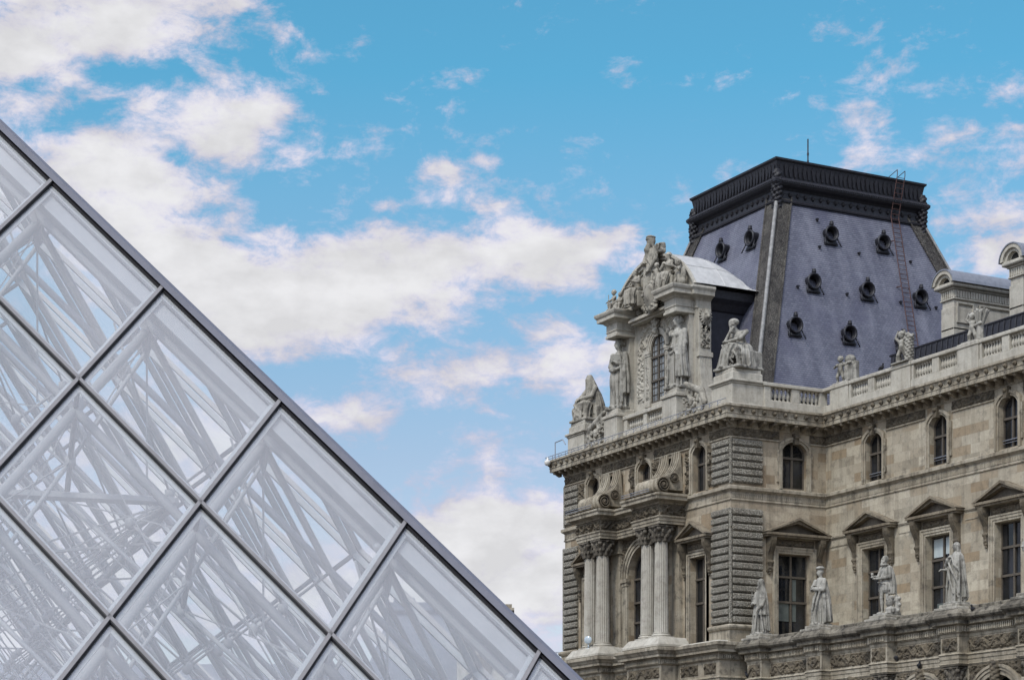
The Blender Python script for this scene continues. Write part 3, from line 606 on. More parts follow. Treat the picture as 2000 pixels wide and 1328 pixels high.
def mk_veiled():
    S = Sculpt((-.60, -.75, 0), (.60, .55, 1.65), H0, 1.85); S.box((0, -.05, .04), (.46, .50, .04), .02); S.box((.05, .18, .26), (.33, .27, .24), .05)
    torso(S, (0, .12, .60), (0, .04, .95), (0, -.03, 1.17), .19, .13); head(S, (0, -.10, 1.33), -.2, 'hood', False, .25)
    S.robe([(.25, .03, .14, .36, .30), (.6, .03, .12, .32, .26), (.9, .02, .07, .27, .22), (1.15, .0, .0, .20, .17), (1.35, 0, -.06, .13, .14), (1.50, 0, -.07, .06, .07)], 9, .05, .3, .2, amp_top=.3)
    leg(S, (-.10, .05, .58), (-.22, -.42, .60), (-.12, -.36, .16), .1, 1.2); leg(S, (.12, .05, .58), (.18, -.42, .56), (.20, -.30, .16), -.2, 1.2)
    S.robe([(.08, -.05, -.36, .30, .20), (.35, -.05, -.33, .29, .21), (.55, -.03, -.26, .28, .25), (.68, -.02, -.16, .22, .24)], 8, .08, 1.2, 1.2); S.ell((-.28, -.42, .34), (.10, .12, .16), .06)
    arm(S, (-.22, .0, 1.08), (-.27, -.2, .82), (-.14, -.42, .70), False, .9, (.4, -1, -.3)); arm(S, (.22, .0, 1.08), (.27, -.18, .80), (.05, -.40, .72), False, .9, (-1, -.4, -.2))
    folds(S, [[(-.16, 0, 1.3), (-.26, .0, .9), (-.34, .05, .5)], [(.14, 0, 1.3), (.26, .0, .9), (.33, .05, .5)], [(-.25, -.5, .55), (-.05, -.52, .4), (.18, -.45, .2)], [(-.3, -.5, .4), (-.1, -.52, .25), (.1, -.5, .1)], [(0, -.12, 1.1), (.02, -.2, .8)]], .03); return S
def putto(S, o, s=1.0, yaw=0.0, pose=0, hair='curly'):
    """chubby child at o, scaled"""
    o = np.array(o, float); c, n = math.cos(yaw), math.sin(yaw); T = lambda x, y, z: o + s*np.array((x*c-y*n, x*n+y*c, z))
    S.ell(T(0, 0, .52), (.12*s, .11*s, .16*s), .05); S.ell(T(0, -.01, .70), (.13*s, .105*s, .13*s), .05); S.ell(T(0, -.05, .55), (.10*s, .08*s, .10*s), .04)
    hd = T(0, -.03, .96); S.ell(hd, (.10*s, .11*s, .125*s), .02); S.ell(hd+np.array((n*.09*s, -c*.09*s, -.02*s)), (.03*s, .03*s, .03*s), .01)
    for k in range(22):
        t = k*2.4; h = 1-1.2*k/22; q = math.sqrt(max(0, 1-h*h)); S.ell(hd+s*np.array((math.cos(t)*q*.10, .02+math.sin(t)*q*.10, .03+h*.10)), (.04*s,)*3, .006)
    lg = [((-.07, 0, .44), (-.10, -.10, .26), (-.10, -.02, .06)), ((.07, 0, .44), (.12, -.02, .26), (.13, .05, .06))] if pose != 2 else [((-.07, 0, .44), (-.10, -.26, .42), (-.11, -.24, .16)), ((.07, 0, .44), (.10, -.25, .40), (.08, -.27, .14))]
    for h, k, a in lg: S.chain([T(*h), T(*k), T(*a)], [.085*s, .06*s, .042*s], .03); S.cap(T(*a), T(a[0], a[1]-.11, a[2]-.03), .04*s, .03*s, .02)
    am = {0: [((-.13, 0, .76), (-.22, -.10, .64), (-.12, -.22, .66)), ((.13, 0, .76), (.24, -.06, .66), (.22, -.20, .74))], 1: [((-.13, 0, .76), (-.25, -.02, .88), (-.16, -.04, 1.05)), ((.13, 0, .76), (.25, -.05, .82), (.20, -.10, 1.0))], 2: [((-.13, 0, .76), (-.20, -.12, .60), (-.24, -.22, .55)), ((.13, 0, .76), (.20, -.14, .62), (.06, -.26, .56))]}[pose]
    for a, b, e in am: S.chain([T(*a), T(*b), T(*e)], [.055*s, .045*s, .036*s], .02); d = (T(*e)-T(*b)); hand(S, T(*e), d, (0, 0, 1), .5, .9*s)
def mk_putto_barrel():
    S = Sculpt((-.62, -.42, 0), (.60, .42, 1.2), .02, 1.32); S.box((0, 0, .035), (.55, .34, .035), .02); putto(S, (-.30, -.10, .06), .98, .5, 0)
    S.robe([(.06, .20, 0, .20, .20), (.3, .20, 0, .25, .25), (.6, .20, 0, .25, .25), (.80, .20, 0, .21, .21)], 20, .02, 0, 0); S.ell((.20, 0, .92), (.22, .22, .20), .02); S.cap((.0, -.2, .72), (.42, -.16, .78), .05, .05); S.box((.44, .12, .45), (.06, .10, .40), .03)
    for k in range(10): S.ell((.0+.045*k, -.22+.01*(k % 3), .74+.03*math.sin(k)), (.05, .05, .05), .01)
    return S
def mk_putti_grapes():
    S = Sculpt((-.55, -.42, 0), (.58, .42, 1.28), .02, 1.32); S.box((0, 0, .035), (.50, .32, .035), .02); putto(S, (-.12, -.05, .06), 1.08, .3, 1); S.ell((-.36, .0, .25), (.12, .14, .2), .04)
    for k in range(60):
        z = .1+.98*k/60; t = k*2.4; S.ell((.24+math.cos(t)*.11, math.sin(t)*.13, z), (.07, .07, .065), .008)
    S.chain([(.1, -.1, .9), (.3, -.1, 1.05), (.45, -.05, .95)], [.07, .07, .05]); S.cap((-.3, 0, .85), (-.1, 0, 1.0), .09, .07); S.ell((-.1, -.02, 1.15), (.17, .15, .07), .02); return S
def mk_sheaf():
    S = Sculpt((-.62, -.42, 0), (.55, .42, 1.28), .02, 1.32); S.box((0, 0, .035), (.52, .32, .035), .02); putto(S, (-.12, -.08, .06), .95, .3, 1)
    for k in range(26):
        t = k*2.4; r = .13*math.sqrt((k+.5)/26); x, y = .20+math.cos(t)*r, math.sin(t)*r; S.chain([(x, y, .06), (x*.9+.02, y*.8, .6), (.12+(x-.12)*2.0, y*2.0, 1.10+.05*math.sin(k*3))], [.035, .026, .045], .01)
    S.cap((.05, -.12, .62), (.36, -.10, .66), .05); S.cap((-.36, 0, .10), (-.46, .02, .40), .08, .05); S.ell((-.3, 0, .35), (.12, .12, .28), .05); return S

def mk_patriarch():
    S = Sculpt((-.5, -.45, 0), (.55, .40, 2.0), .022, 1.75); S.box((0, .05, .05), (.36, .26, .05), .03)
    S.robe([(.08, 0, 0, .27, .22), (.5, 0, 0, .26, .21), (.9, 0, 0, .25, .19), (1.2, 0, 0, .25, .17), (1.4, 0, .01, .24, .14), (1.48, 0, .01, .12, .1)], 11, .07, .3, .8)
    head(S, (0, -.06, 1.66), -.25, 'cap', True, .25); S.chain([(-.02, -.14, 1.55), (-.03, -.18, 1.42), (-.03, -.18, 1.24)], [.07, .085, .04], .03)
    arm(S, (.26, 0, 1.38), (.34, -.10, 1.05), (.16, -.26, .72), True, 1.3, (-.6, -.4, -.8)); arm(S, (-.26, 0, 1.38), (-.34, -.08, 1.10), (-.14, -.26, 1.0), False, 1.0, (1, -.2, .1))
    S.box((.33, .12, 1.50), (.11, .13, .10), .05, yaw=.3, pitch=.25); S.box((.38, .10, 1.33), (.11, .12, .07), .03, yaw=-.25); S.ell((0, -.04, 1.70), (.14, .14, .16), .03); S.ell((0, -.05, 1.82), (.16, .16, .045), .015)
    for k in range(5): S.cap((.25, -.02, 1.15), (.18+.09*k, -.06, 1.52-.02*abs(k-2)), .02, .035, .01)
    for k in range(12): S.ell((-.30+.02*math.sin(k*2), .02*math.cos(k*3), .55+.08*k), (.09, .08, .07), .02)
    folds(S, [[(-.1, -.16, 1.35), (.05, -.2, 1.1), (.2, -.15, .9)], [(-.15, -.18, 1.0), (-.12, -.22, .5), (-.1, -.24, .1)], [(.05, -.2, .9), (.08, -.24, .5), (.1, -.25, .1)]], .035); return S
def mk_seated(side, hair='bun', child=False):
    S = Sculpt((-.62, -.75, -.35), (.62, .45, 1.45), .024, 1.45); e = side
    S.box((0, .12, .2), (.34, .24, .3), .05); torso(S, (0, .08, .60), (e*.06, .0, .92), (e*.08, -.02, 1.12), .18, .13); head(S, (e*.09, -.06, 1.24), -.35*e-.2, hair)
    leg(S, (-.1, .02, .58), (-.18, -.38, .56), (-.22-.08*e, -.34, -.02), -.2, 1.15); leg(S, (.1, .02, .58), (.18, -.36, .52), (.10-.15*e, -.40, -.08), -.2, 1.15)
    S.robe([(-.05, -.14*e, -.34, .26, .17), (.25, -.06*e, -.32, .28, .2), (.5, 0, -.24, .29, .25), (.64, 0, -.12, .22, .22)], 9, .10, e, 1.5)
    arm(S, (-.21, 0, 1.04), (-.30, -.10, .80), (-.22, -.34, .70), True, 1.1, (.2, -1, -.2)); arm(S, (.21, 0, 1.04), (.32, -.06, .82), (.20, -.30, .86), True, 1.1, (-.5, -1, .2))
    for s_ in (-1, 1): S.ell((e*.06+s_*.08, -.12, .93), (.065, .06, .065), .03)
    folds(S, [[(-.2, -.4, .6), (0, -.45, .45), (.2, -.4, .3)], [(-.24, -.36, .5), (-.2, -.42, .2), (-.25, -.4, -.05)], [(.2, -.36, .5), (.1, -.46, .2), (.0, -.46, -.1)], [(.2*e, .05, 1.0), (.34*e, .08, .6), (.38*e, .05, .2)]], .035)
    if child: putto(S, (-.14, -.42, .18), .72, .2, 0)
    return S
def mk_putti_pair():
    S = Sculpt((-.55, -.45, 0), (.62, .4, 1.15), .022, 1.25); S.box((.02, 0, .04), (.5, .32, .04), .02); putto(S, (-.22, -.05, .02), .95, -.1, 2); putto(S, (.22, .0, .0), .78, .4, 2)
    S.box((-.30, -.02, .22), (.18, .18, .18), .03); S.cap((-.42, -.22, .1), (-.40, -.24, .85), .02); S.box((.16, -.2, .2), (.16, .05, .14), .02); return S
def mk_putto_single(yaw=-.3):
    S = Sculpt((-.45, -.45, 0), (.45, .4, 1.2), .022, 1.35); S.box((0, 0, .04), (.32, .28, .04), .02); putto(S, (0, -.02, .04), 1.0, yaw, 0); S.ell((.26, .05, .5), (.12, .1, .32), .04); S.ell((.2, 0, .2), (.2, .16, .16), .04); return S
def mk_globe():
    S = Sculpt((-.65, -.5, -.75), (.65, .5, .75), .024, 1.2); S.ell((0, 0, .0), (.46, .30, .62), .02); S.ell((0, -.12, .05), (.32, .24, .45), .02)
    for k in range(22):
        t = 2*math.pi*k/22; S.ell((.47*math.cos(t), -.05, .62*math.sin(t)), (.085, .12, .085), .02)
    for k in range(40): S.ell((RNG.uniform(-.5, .5), -.1+RNG.uniform(-.05, .1), -.55+RNG.uniform(-.15, .1)), (.08, .08, .06), .02)
    return S
def mk_scrollwork(e=1):
    """volute with a lion-mouthed urn, leaves and a crown of scroll"""
    S = Sculpt((-1.0, -.35, 0), (1.0, .35, 1.75), .03, 1.0)
    for c, r0, tn, dr in (((e*.42, 0, .50), .40, 2.0, 1), ((-e*.42, 0, 1.12), .30, 1.8, -1)):
        pts = []; rs = []
        for k in range(26):
            t = k/25*2*math.pi*tn; r = r0*(1-k/30); pts.append((c[0]+dr*e*math.cos(t)*r, 0, c[2]+math.sin(t)*r)); rs.append(.10-.002*k)
        S.chain(pts, rs, .02)
    S.chain([(e*.8, 0, .55), (e*.55, 0, 1.05), (0, 0, 1.25), (-e*.5, 0, 1.45), (-e*.8, 0, 1.6)], [.14, .16, .15, .14, .10], .04)
    S.robe([(.55, -e*.15, -.1, .10, .1), (.75, -e*.15, -.1, .17, .15), (.9, -e*.15, -.1, .13, .12)], 9, .05); S.ell((e*.45, -.02, .5), (.3, .14, .3), .03)
    for k in range(70):
        S.ell((RNG.uniform(-.85, .6)*e, RNG.uniform(-.2, .1), abs(RNG.normal(.3, .28))), (RNG.uniform(.05, .11), .09, RNG.uniform(.05, .1)), .015)
    return S

# ------------------------------------------------------------------ pieces shared by pavilion and wing
def window(F, u0, u1, z0, zs, zt, dep, parent, trans=(), mull=1, pane=None, bars=None, fw=.075, name='window', m=None, blinds=None):
    """timber window set back in its opening: frame with mullion and transoms, glass behind"""
    mb = MB(); pts = arc_top(u0, u1, zs, zt); c = (u0+u1)/2
    inn = [(c+(u-c)*(1-2*fw/(u1-u0)), z-fw*(1 if zt > zs else 1)) for u, z in pts]
    band(mb, F, [(u0+fw, z0)]+inn+[(u1-fw, z0)], [(u0, z0)]+pts+[(u1, z0)], -dep, -dep+.09)
    F.box(mb, u0, u1, -dep, -dep+.10, z0, z0+.09)
    def top_at(u):
        for (a, za), (b, zb) in zip(pts[:-1], pts[1:]):
            if a <= u <= b and b > a: return za+(zb-za)*(u-a)/(b-a)
        return zs
    for k in range(mull):
        u = u0+(u1-u0)*(k+1)/(mull+1); F.box(mb, u-.055, u+.055, -dep+.003, -dep+.105, z0+.09, top_at(u)-fw*.5)
    for z in trans: F.box(mb, u0+.02, u1-.02, -dep+.006, -dep+.13, z-.055, z+.055)
    if bars:
        for z in bars[1]: F.box(mb, u0+.03, u1-.03, -dep+.01, -dep+.06, z-.012, z+.012)
        for k in range(1, bars[0]): u = u0+(u1-u0)*k/bars[0]; F.box(mb, u-.012, u+.012, -dep+.012, -dep+.05, z0+.05, top_at(u)-.04)
    fr = mb.build(name, m or M_WOOD, parent)
    pm = MB()
    if zt-zs < 1e-3:      # each light is its own slightly tilted sheet, as in old glazing
        rg = np.random.default_rng(int(abs(u0)*97+z0*13)); us = [u0+(u1-u0)*k/(mull+1) for k in range(mull+2)]; zz = [z0]+sorted(trans)+[zt]
        for a, b in zip(us[:-1], us[1:]):
            for c_, d_ in zip(zz[:-1], zz[1:]):
                t1, t2 = rg.uniform(-.022, .022, 2); pm.add([F.p(a, -dep+.02-t1, c_), F.p(b, -dep+.02+t1, c_), F.p(b, -dep+.02+t1+t2, d_), F.p(a, -dep+.02-t1+t2, d_)], [(0,1,2,3)])
    else: poly = [(u0, z0)]+pts+[(u1, z0)]; n = len(poly); pm.add([F.p(u, -dep+.02, z) for u, z in poly], [tuple(range(n))])
    pm.build('pane', pane or M_PANE, fr)
    for a, b, c_, d_, bm in (blinds or ()):
        q = MB(); F.box(q, u0+(u1-u0)*a, u0+(u1-u0)*b, -dep+.045, -dep+.055, z0+(zt-z0)*c_, z0+(zt-z0)*d_); q.build('blind', bm, fr)
    return fr
def surround_rect(F, u0, u1, z0, z1, parent, w=.36, m=None):
    mb = MB()
    for a, b, n in ((0, .12, .09), (.12, .26, .13), (.26, w, .17)):
        band(mb, F, [(u0-a, z0), (u0-a, z1+a), (u1+a, z1+a), (u1+a, z0)], [(u0-b, z0), (u0-b, z1+b), (u1+b, z1+b), (u1+b, z0)], 0, n)
    return mb.build('window_surround', m or M_TRIM, parent)
def surround_arch(F, u0, u1, z0, zs, zt, parent, w=.23, m=None, key=True):
    mb = MB(); c = (u0+u1)/2; pts = [(u0, z0)]+arc_top(u0, u1, zs, zt)+[(u1, z0)]
    for a, b, n in ((0, w*.45, .07), (w*.45, w, .13)):
        def off(d):
            o = []
            for i, (u, z) in enumerate(pts):
                if i in (0, len(pts)-1): o.append((u+(-d if u < c else d), z))
                else: o.append((c+(u-c)*(1+2*d/(u1-u0)), z+d))
            return o
        band(mb, F, off(a), off(b), 0, n)
    o = mb.build('window_surround', m or M_TRIM, parent)
    if key:
        k = MB(); F.prism(k, [(c-.11, zt-.16), (c+.11, zt-.16), (c+.17, zt+.38), (c-.17, zt+.38)], .02, .26); k.lathe([(.02, -.1), (.13, -.03), (.15, .05), (.06, .12)], F.p(c, .24, zt+.18), 10); k.build('keystone', M_CARVED, o)
    for e in (u0-w-.06, u1+w+.06):       # small ears and drops beside the jambs
        k = MB(); F.box(k, e-.06, e+.06, 0, .10, zs-.42, zs-.06); F.box(k, e-.045, e+.045, 0, .085, zs-.62, zs-.42); F.box(k, e-.03, e+.03, 0, .06, z0+.62, zs-.62); F.box(k, e-.06, e+.06, 0, .08, z0+.35, z0+.62); k.build('surround_ear', M_TRIM, o)
    return o
CONS = {}
def console(F, u, z0, z1, parent, w=.34):
    """S-scroll bracket under a pediment end"""
    key = (F.axis, round(z1-z0, 2), w)
    h = z1-z0
    if key not in CONS:
        mb = MB(); G = Face(F.axis, 0.0)
        out = [(0, 0), (.10, -.01), (.15, .08*h), (.12, .16*h), (.16, .25*h), (.13, .36*h), (.18, .5*h), (.34, .66*h), (.46, .80*h), (.50, .90*h), (.50, h), (0, h)]
        f = (lambda p, q, t: (t, -p, q)) if F.axis == 'y' else (lambda p, q, t: (p, t, q))
        mb.prism(out, f, -w/2, w/2); mb.prism([(p*1.08+.015, q) for p, q in out[2:10]]+[(0, .9*h), (0, .1*h)], f, -w*.22, w*.22)
        for n_, z_, r in ((.30, .84*h, .15), (.12, .28*h, .09)):
            c = G.p(-w/2-.03, n_, z_) if F.axis == 'y' else G.p(-w/2-.03, n_, z_); mb.lathe([(r*.3, 0), (r, .01), (r, w+.05), (r*.3, w+.06)], c, 12, 'x' if F.axis == 'y' else 'y')
        for z_, r in ((.02*h, .10), (-.06*h, .07), (.10*h, .12)):
            mb.lathe([(r*.3, -r), (r, 0), (r*.3, r)], G.p(0, .10, z_), 8)
        mb2 = mesh_obj('console', mb.v, mb.f, M_CARVED); CONS[key] = mb2.data; bpy.data.objects.remove(mb2)
    return link('console', CONS[key], parent, F.p(u, 0, z0))
def pediment(F, c, hw, zb, za, parent, proj=.55):
    """small triangular pediment with raking cornice and sunk tympanum"""
    mb = MB(); h = za-zb
    F.box(mb, c-hw+.06, c+hw-.06, 0, proj-.10, zb-.16, zb-.06); F.box(mb, c-hw, c+hw, 0, proj, zb-.06, zb+.06)
    for a, b, n in ((0, .11, proj+.02), (.11, .26, proj-.12)):
        t = h/hw
        F.prism(mb, [(c-hw-.04, zb+.07-a*1.1), (c, za-a*1.1), (c, za-b*1.1), (c-hw+.12+b*.2, zb+.06)] if a else [(c-hw-.06, zb+.07), (c, za), (c, za-b*1.15), (c-hw+.18, zb+.07)], 0, n)
        F.prism(mb, [(c+hw+.04, zb+.07-a*1.1), (c, za-a*1.1), (c, za-b*1.1), (c+hw-.12-b*.2, zb+.06)] if a else [(c+hw+.06, zb+.07), (c, za), (c, za-b*1.15), (c+hw-.18, zb+.07)], 0, n+.002)
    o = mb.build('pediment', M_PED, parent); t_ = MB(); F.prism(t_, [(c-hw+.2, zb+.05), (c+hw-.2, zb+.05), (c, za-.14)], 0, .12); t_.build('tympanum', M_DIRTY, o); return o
def pedimented_window(F, c, w, parent, z0=12.45, z1=17.13, pane=None, seed=1, dep=.42, blinds=None):
    u0, u1 = c-w/2, c+w/2
    window(F, u0, u1, z0, z1, z1, dep, parent, trans=(z0+(z1-z0)*.47, z0+(z1-z0)*.75), pane=pane, blinds=blinds)
    surround_rect(F, u0, u1, z0, z1, parent, .34 if w > 1.6 else .26)
    s = .34 if w > 1.6 else .26; hw = w/2+s+.68 if w > 1.6 else w/2+s+.5
    p = pediment(F, c, hw, 18.08, 18.97, parent)
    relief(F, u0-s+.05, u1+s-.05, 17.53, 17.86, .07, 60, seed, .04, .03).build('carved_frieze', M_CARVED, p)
    for e in (-1, 1): console(F, c+e*(w/2+s+.22 if w > 1.6 else w/2+s+.17), 16.15, 17.9, parent, .34 if w > 1.6 else .26)
BAL = None
def baluster(parent, x, y, z=25.02, k=.73):
    global BAL
    if BAL is None:
        mb = MB(); mb.bbox(-.09, .09, -.09, .09, 0, .07, .01); mb.lathe([(.055, .07), (.07, .10), (.05, .13), (.09, .22), (.105, .30), (.085, .40), (.05, .53), (.045, .58), (.075, .60), (.075, .64)], (0,0,0), 12); mb.bbox(-.085, .085, -.085, .085, .64, .73, .01)
        BAL = mesh_obj('baluster', mb.v, mb.f, M_PALE); me = BAL.data; bpy.data.objects.remove(BAL); BAL = me
    return link('baluster', BAL, parent, (x, y, z))
MOD = {}
def modillion(parent, F, u, z=23.52):
    if F.axis not in MOD:
        mb = MB(); G = Face(F.axis, 0.0)
        f = (lambda p, q, t: (t, -p, q)) if F.axis == 'y' else (lambda p, q, t: (p, t, q))
        mb.prism([(.08, .24), (.08, .0), (.20, -.03), (.34, .03), (.44, .10), (.56, .10), (.60, .16), (.60, .24)], f, -.085, .085)
        o = mesh_obj('modillion', mb.v, mb.f, M_PED); MOD[F.axis] = o.data; bpy.data.objects.remove(o)
    return link('modillion', MOD[F.axis], parent, F.p(u, 0, z))
LION = {}
def lion_mask(parent, F, u, n=.735, z=24.17):
    if F.axis not in LION:
        S = Sculpt((-.14, -.16, -.15), (.14, .12, .15), .014, 1.0); S.ell((0, 0, 0), (.095, .08, .10), .02); S.cap((0, -.07, .02), (0, -.10, -.03), .03, .045, .02)
        for k in range(10): t = k*.628; S.ell((math.cos(t)*.095, .01, math.sin(t)*.10), (.035, .04, .035), .01)
        V, Q = S.mesh()
        if F.axis == 'x': V = np.stack([-V[:, 1], V[:, 0], V[:, 2]], 1)
        o = mesh_obj('lion_mask', V, Q, M_CARVED, True); LION[F.axis] = o.data; bpy.data.objects.remove(o)
    return link('lion_mask', LION[F.axis], parent, F.p(u, n, z))
CORNICE = [(0, 23.40), (.05, 23.44), (.05, 23.50), (.10, 23.53), (.10, 23.76), (.62, 23.765), (.66, 23.77), (.66, 23.98), (.69, 23.99), (.69, 24.03), (.665, 24.05), (.68, 24.15), (.73, 24.28), (.79, 24.33), (.82, 24.34), (.82, 24.45), (.70, 24.47), (0, 24.52)]
STRING = [(0, 19.68), (.06, 19.70), (.06, 19.76), (.025, 19.79), (.025, 20.12), (.09, 20.18), (.17, 20.24), (.19, 20.25), (.19, 20.40), (.03, 20.47), (0, 20.47)]
def flutes(mb, F, u0, u1, n0, z0, z1, step=.115, w=.07, d=.03):
    k = int((u1-u0)/step)
    for i in range(k): u = u0+(i+.5)*(u1-u0)/k; F.box(mb, u-w/2, u+w/2, n0, n0+d, z0, z1)
    return mb

# ------------------------------------------------------------------ the pavilion
PX0 = -17.2
pav = empty('palace_pavilion', (-8.6, 8.0, 0), 'ornate stone corner pavilion with blue slate mansard roof, columns and sculpted dormer', 'building')
UP_F = [(-13.85, 1.26), (-8.35, 1.28), (-2.87, 1.26)]; LOW_F = [(-14.05, 1.5), (-3.02, 1.5)]
ops = [(c-w/2, c+w/2, 20.52, 22.55, 22.95, .36) for c, w in UP_F] + [(c-w/2, c+w/2, 12.55, 17.12, 17.12, .42) for c, w in LOW_F] + [(-10.05, -6.75, 12.3, 16.75, 18.4, .5)]
fw_ = wall_mesh(FRONT, PX0, 0, 11.5, 24.4, ops); fw_.box(PX0, 0, 0, .3, 0, 11.5)
sd_ops = [(3.21, 4.74, 20.52, 22.55, 22.98, .36), (2.92, 4.94, 12.45, 17.13, 17.13, .42)]
sw = wall_mesh(SIDE, 0, DW, 11.0, 24.4, sd_ops)
wl = fw_; wl.add(sw.v, sw.f); wl.add([(PX0,0,0),(PX0,20,0),(PX0,20,24.4),(PX0,0,24.4)], [(0,1,2,3)]); wl.add([(PX0,20,0),(0,20,0),(0,20,24.4),(PX0,20,24.4)], [(0,1,2,3)])
wl.add([(0,DW,0),(0,20,0),(0,20,24.4),(0,DW,24.4)], [(0,1,2,3)]); wl.add([(PX0+.5,.5,24.44),(-.5,.5,24.44),(-.5,19.5,24.44),(PX0+.5,19.5,24.44)], [(0,1,2,3)])
wl.build('wall', M_WALLP, pav)
for i, (c, w) in enumerate(UP_F):
    window(FRONT, c-w/2, c+w/2, 20.52, 22.55, 22.95, .36, pav, trans=(22.0,)); surround_arch(FRONT, c-w/2, c+w/2, 20.47, 22.55, 22.95, pav)
for i, (c, w) in enumerate(LOW_F): pedimented_window(FRONT, c, w, pav, 12.6, 17.12, seed=20+i)
window(SIDE, 3.21, 4.74, 20.52, 22.55, 22.98, .30, pav, trans=(22.15,)); surround_arch(SIDE, 3.21, 4.74, 20.47, 22.55, 22.98, pav)
pedimented_window(SIDE, 3.93, 2.02, pav, seed=31, dep=.34, blinds=[(.05, .45, .26, .46, M_CURT), (.56, .68, .26, .46, M_CURT), (.56, .68, .49, .73, M_CURT)])
window(FRONT, -10.05, -6.75, 12.3, 16.75, 18.4, .44, pav, trans=(14.3, 15.4, 16.7), mull=2, name='arched_door')
k = MB()      # archivolt and imposts of the great arch
for a, b, n in ((0, .16, .10), (.16, .34, .16), (.34, .46, .22)):
    A = arc_top(-10.05-a, -6.75+a, 16.75, 18.4+a, 18); B = arc_top(-10.05-b, -6.75+b, 16.75, 18.4+b, 18); band(k, FRONT, A, B, 0, n)
for e in (-10.3, -6.5):
    FRONT.box(k, e-.33, e+.33, 0, .22, 16.55, 16.75); FRONT.box(k, e-.27, e+.27, 0, .16, 16.35, 16.55); FRONT.box(k, e-.24, e+.24, 0, .12, 12.3, 16.35)
k.build('archivolt', M_TRIM, pav)
relief(FRONT, -10.9, -5.9, 16.9, 18.9, .16, 34, 5, .06, .01, fn=lambda u, z: ((u+8.4)**2+(z-16.75)**2 > 2.13**2)*1.0).build('spandrel_carving', M_CARVED, pav)

# rusticated quoins
def quoin(name, runs, rows, parent):
    mb = MB()
    for (F, u0, u1), (zs, hgt, cnt, pr) in [(r, w) for r in runs for w in rows]:
        for i in range(cnt):
            z = zs+i*hgt; F.box(mb, u0, u1, .0, pr, z+.04, z+hgt-.04, .05)
        F.box(mb, u0, u1, 0, .03, zs, zs+hgt*cnt)
    return mb
LOWR, UPR = (13.36, .396, 15, .18), (20.58, .378, 6, .14)
q = quoin('quoin', [(FRONT, -1.62, -.07), (SIDE, .07, 1.93)], [LOWR, UPR], pav)
q = q.build('quoin', M_QUOIN, pav)
k = MB(); k.bbox(-.06, .10, -.10, .06, 13.36, 19.3, .04); k.bbox(-.05, .08, -.08, .05, 20.5, 22.9, .03); k.build('corner_bead', M_QUOIN, q)
q = quoin('quoin', [(FRONT, PX0+.07, -15.62), (Face('x', PX0), .0, .0)][:1], [LOWR, UPR], pav); q.box(PX0-.12, PX0, -.05, 2, 13.36, 19.3); q = q.build('quoin', M_QUOIN, pav)
k = MB(); k.bbox(PX0-.13, PX0+.07, -.12, .07, 13.36, 19.3, .04); k.bbox(PX0-.06, PX0+.06, -.10, .06, 20.5, 22.9, .03); k.build('corner_bead', M_QUOIN, q)
for path in ([(-1.72, .0), (0, 0), (0, 2.02)], [(PX0, 4), (PX0, 0), (-15.5, 0)]):
    k = MB(); k.sweep(path, [(0, 12.3), (.16, 12.3), (.16, 13.02), (.24, 13.06), (.30, 13.16), (.30, 13.24), (.16, 13.32), (0, 13.34)]); k.build('quoin_base', M_TRIM, pav)

PATH = [(PX0, 14), (PX0, 0), (0, 0), (0, DW), (60, DW)]
k = MB(); k.sweep(PATH, STRING, [0, 1, 2]); flutes(k, FRONT, -1.7, -.05, .02, 19.84, 20.06); flutes(k, SIDE, .05, 5.9, .02, 19.84, 20.06); flutes(k, FRONT, PX0+.05, -15.5, .02, 19.84, 20.06); k.build('string_course', M_TRIM, pav)
k = MB(); k.sweep(PATH, [(0, 18.08), (.05, 18.1), (.05, 18.2), (.10, 18.24), (.10, 18.32), (0, 18.36)], [2]); k.build('moulding_band', M_TRIM, pav)
corn = MB().sweep(PATH, CORNICE, [0, 1, 2]).build('cornice', M_TRIM, pav)
for u in np.arange(PX0-.3, .45, .66): modillion(corn, FRONT, u)
for u in np.arange(-.25, DW-.4, .66): modillion(corn, SIDE, u)
for u in np.arange(PX0-.5, .6, .66): lion_mask(corn, FRONT, u)
for u in np.arange(-.4, DW-.9, .66): lion_mask(corn, SIDE, u)
def frieze(F, u0, u1, gaps, parent, seed):
    edges = [u0]+[e for g in gaps for e in g]+[u1]
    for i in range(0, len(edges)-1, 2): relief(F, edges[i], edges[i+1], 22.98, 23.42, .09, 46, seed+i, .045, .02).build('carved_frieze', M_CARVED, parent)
    for i in range(0, len(edges)-1, 2): k = MB(); F.box(k, edges[i], edges[i+1], 0, .07, 22.90, 22.97); k.build('architrave', M_TRIM, parent)
frieze(FRONT, PX0, .0, [(c-.95, c+.95) for c, _ in UP_F], corn, 50); frieze(SIDE, .0, DW, [(3.02, 4.94)], corn, 60)
for u0, u1 in ((-4.2, -3.72), (-2.03, -1.66), (-15.55, -14.72), (-9.9, -9.25), (-7.45, -6.75), (-13.0, -12.75)):
    relief(FRONT, u0, u1, 20.6, 22.8, .17, 40, int(-u0*10), .05, .01, fn=lambda u, z: 1.0).build('foliage_panel', M_CARVED, pav)

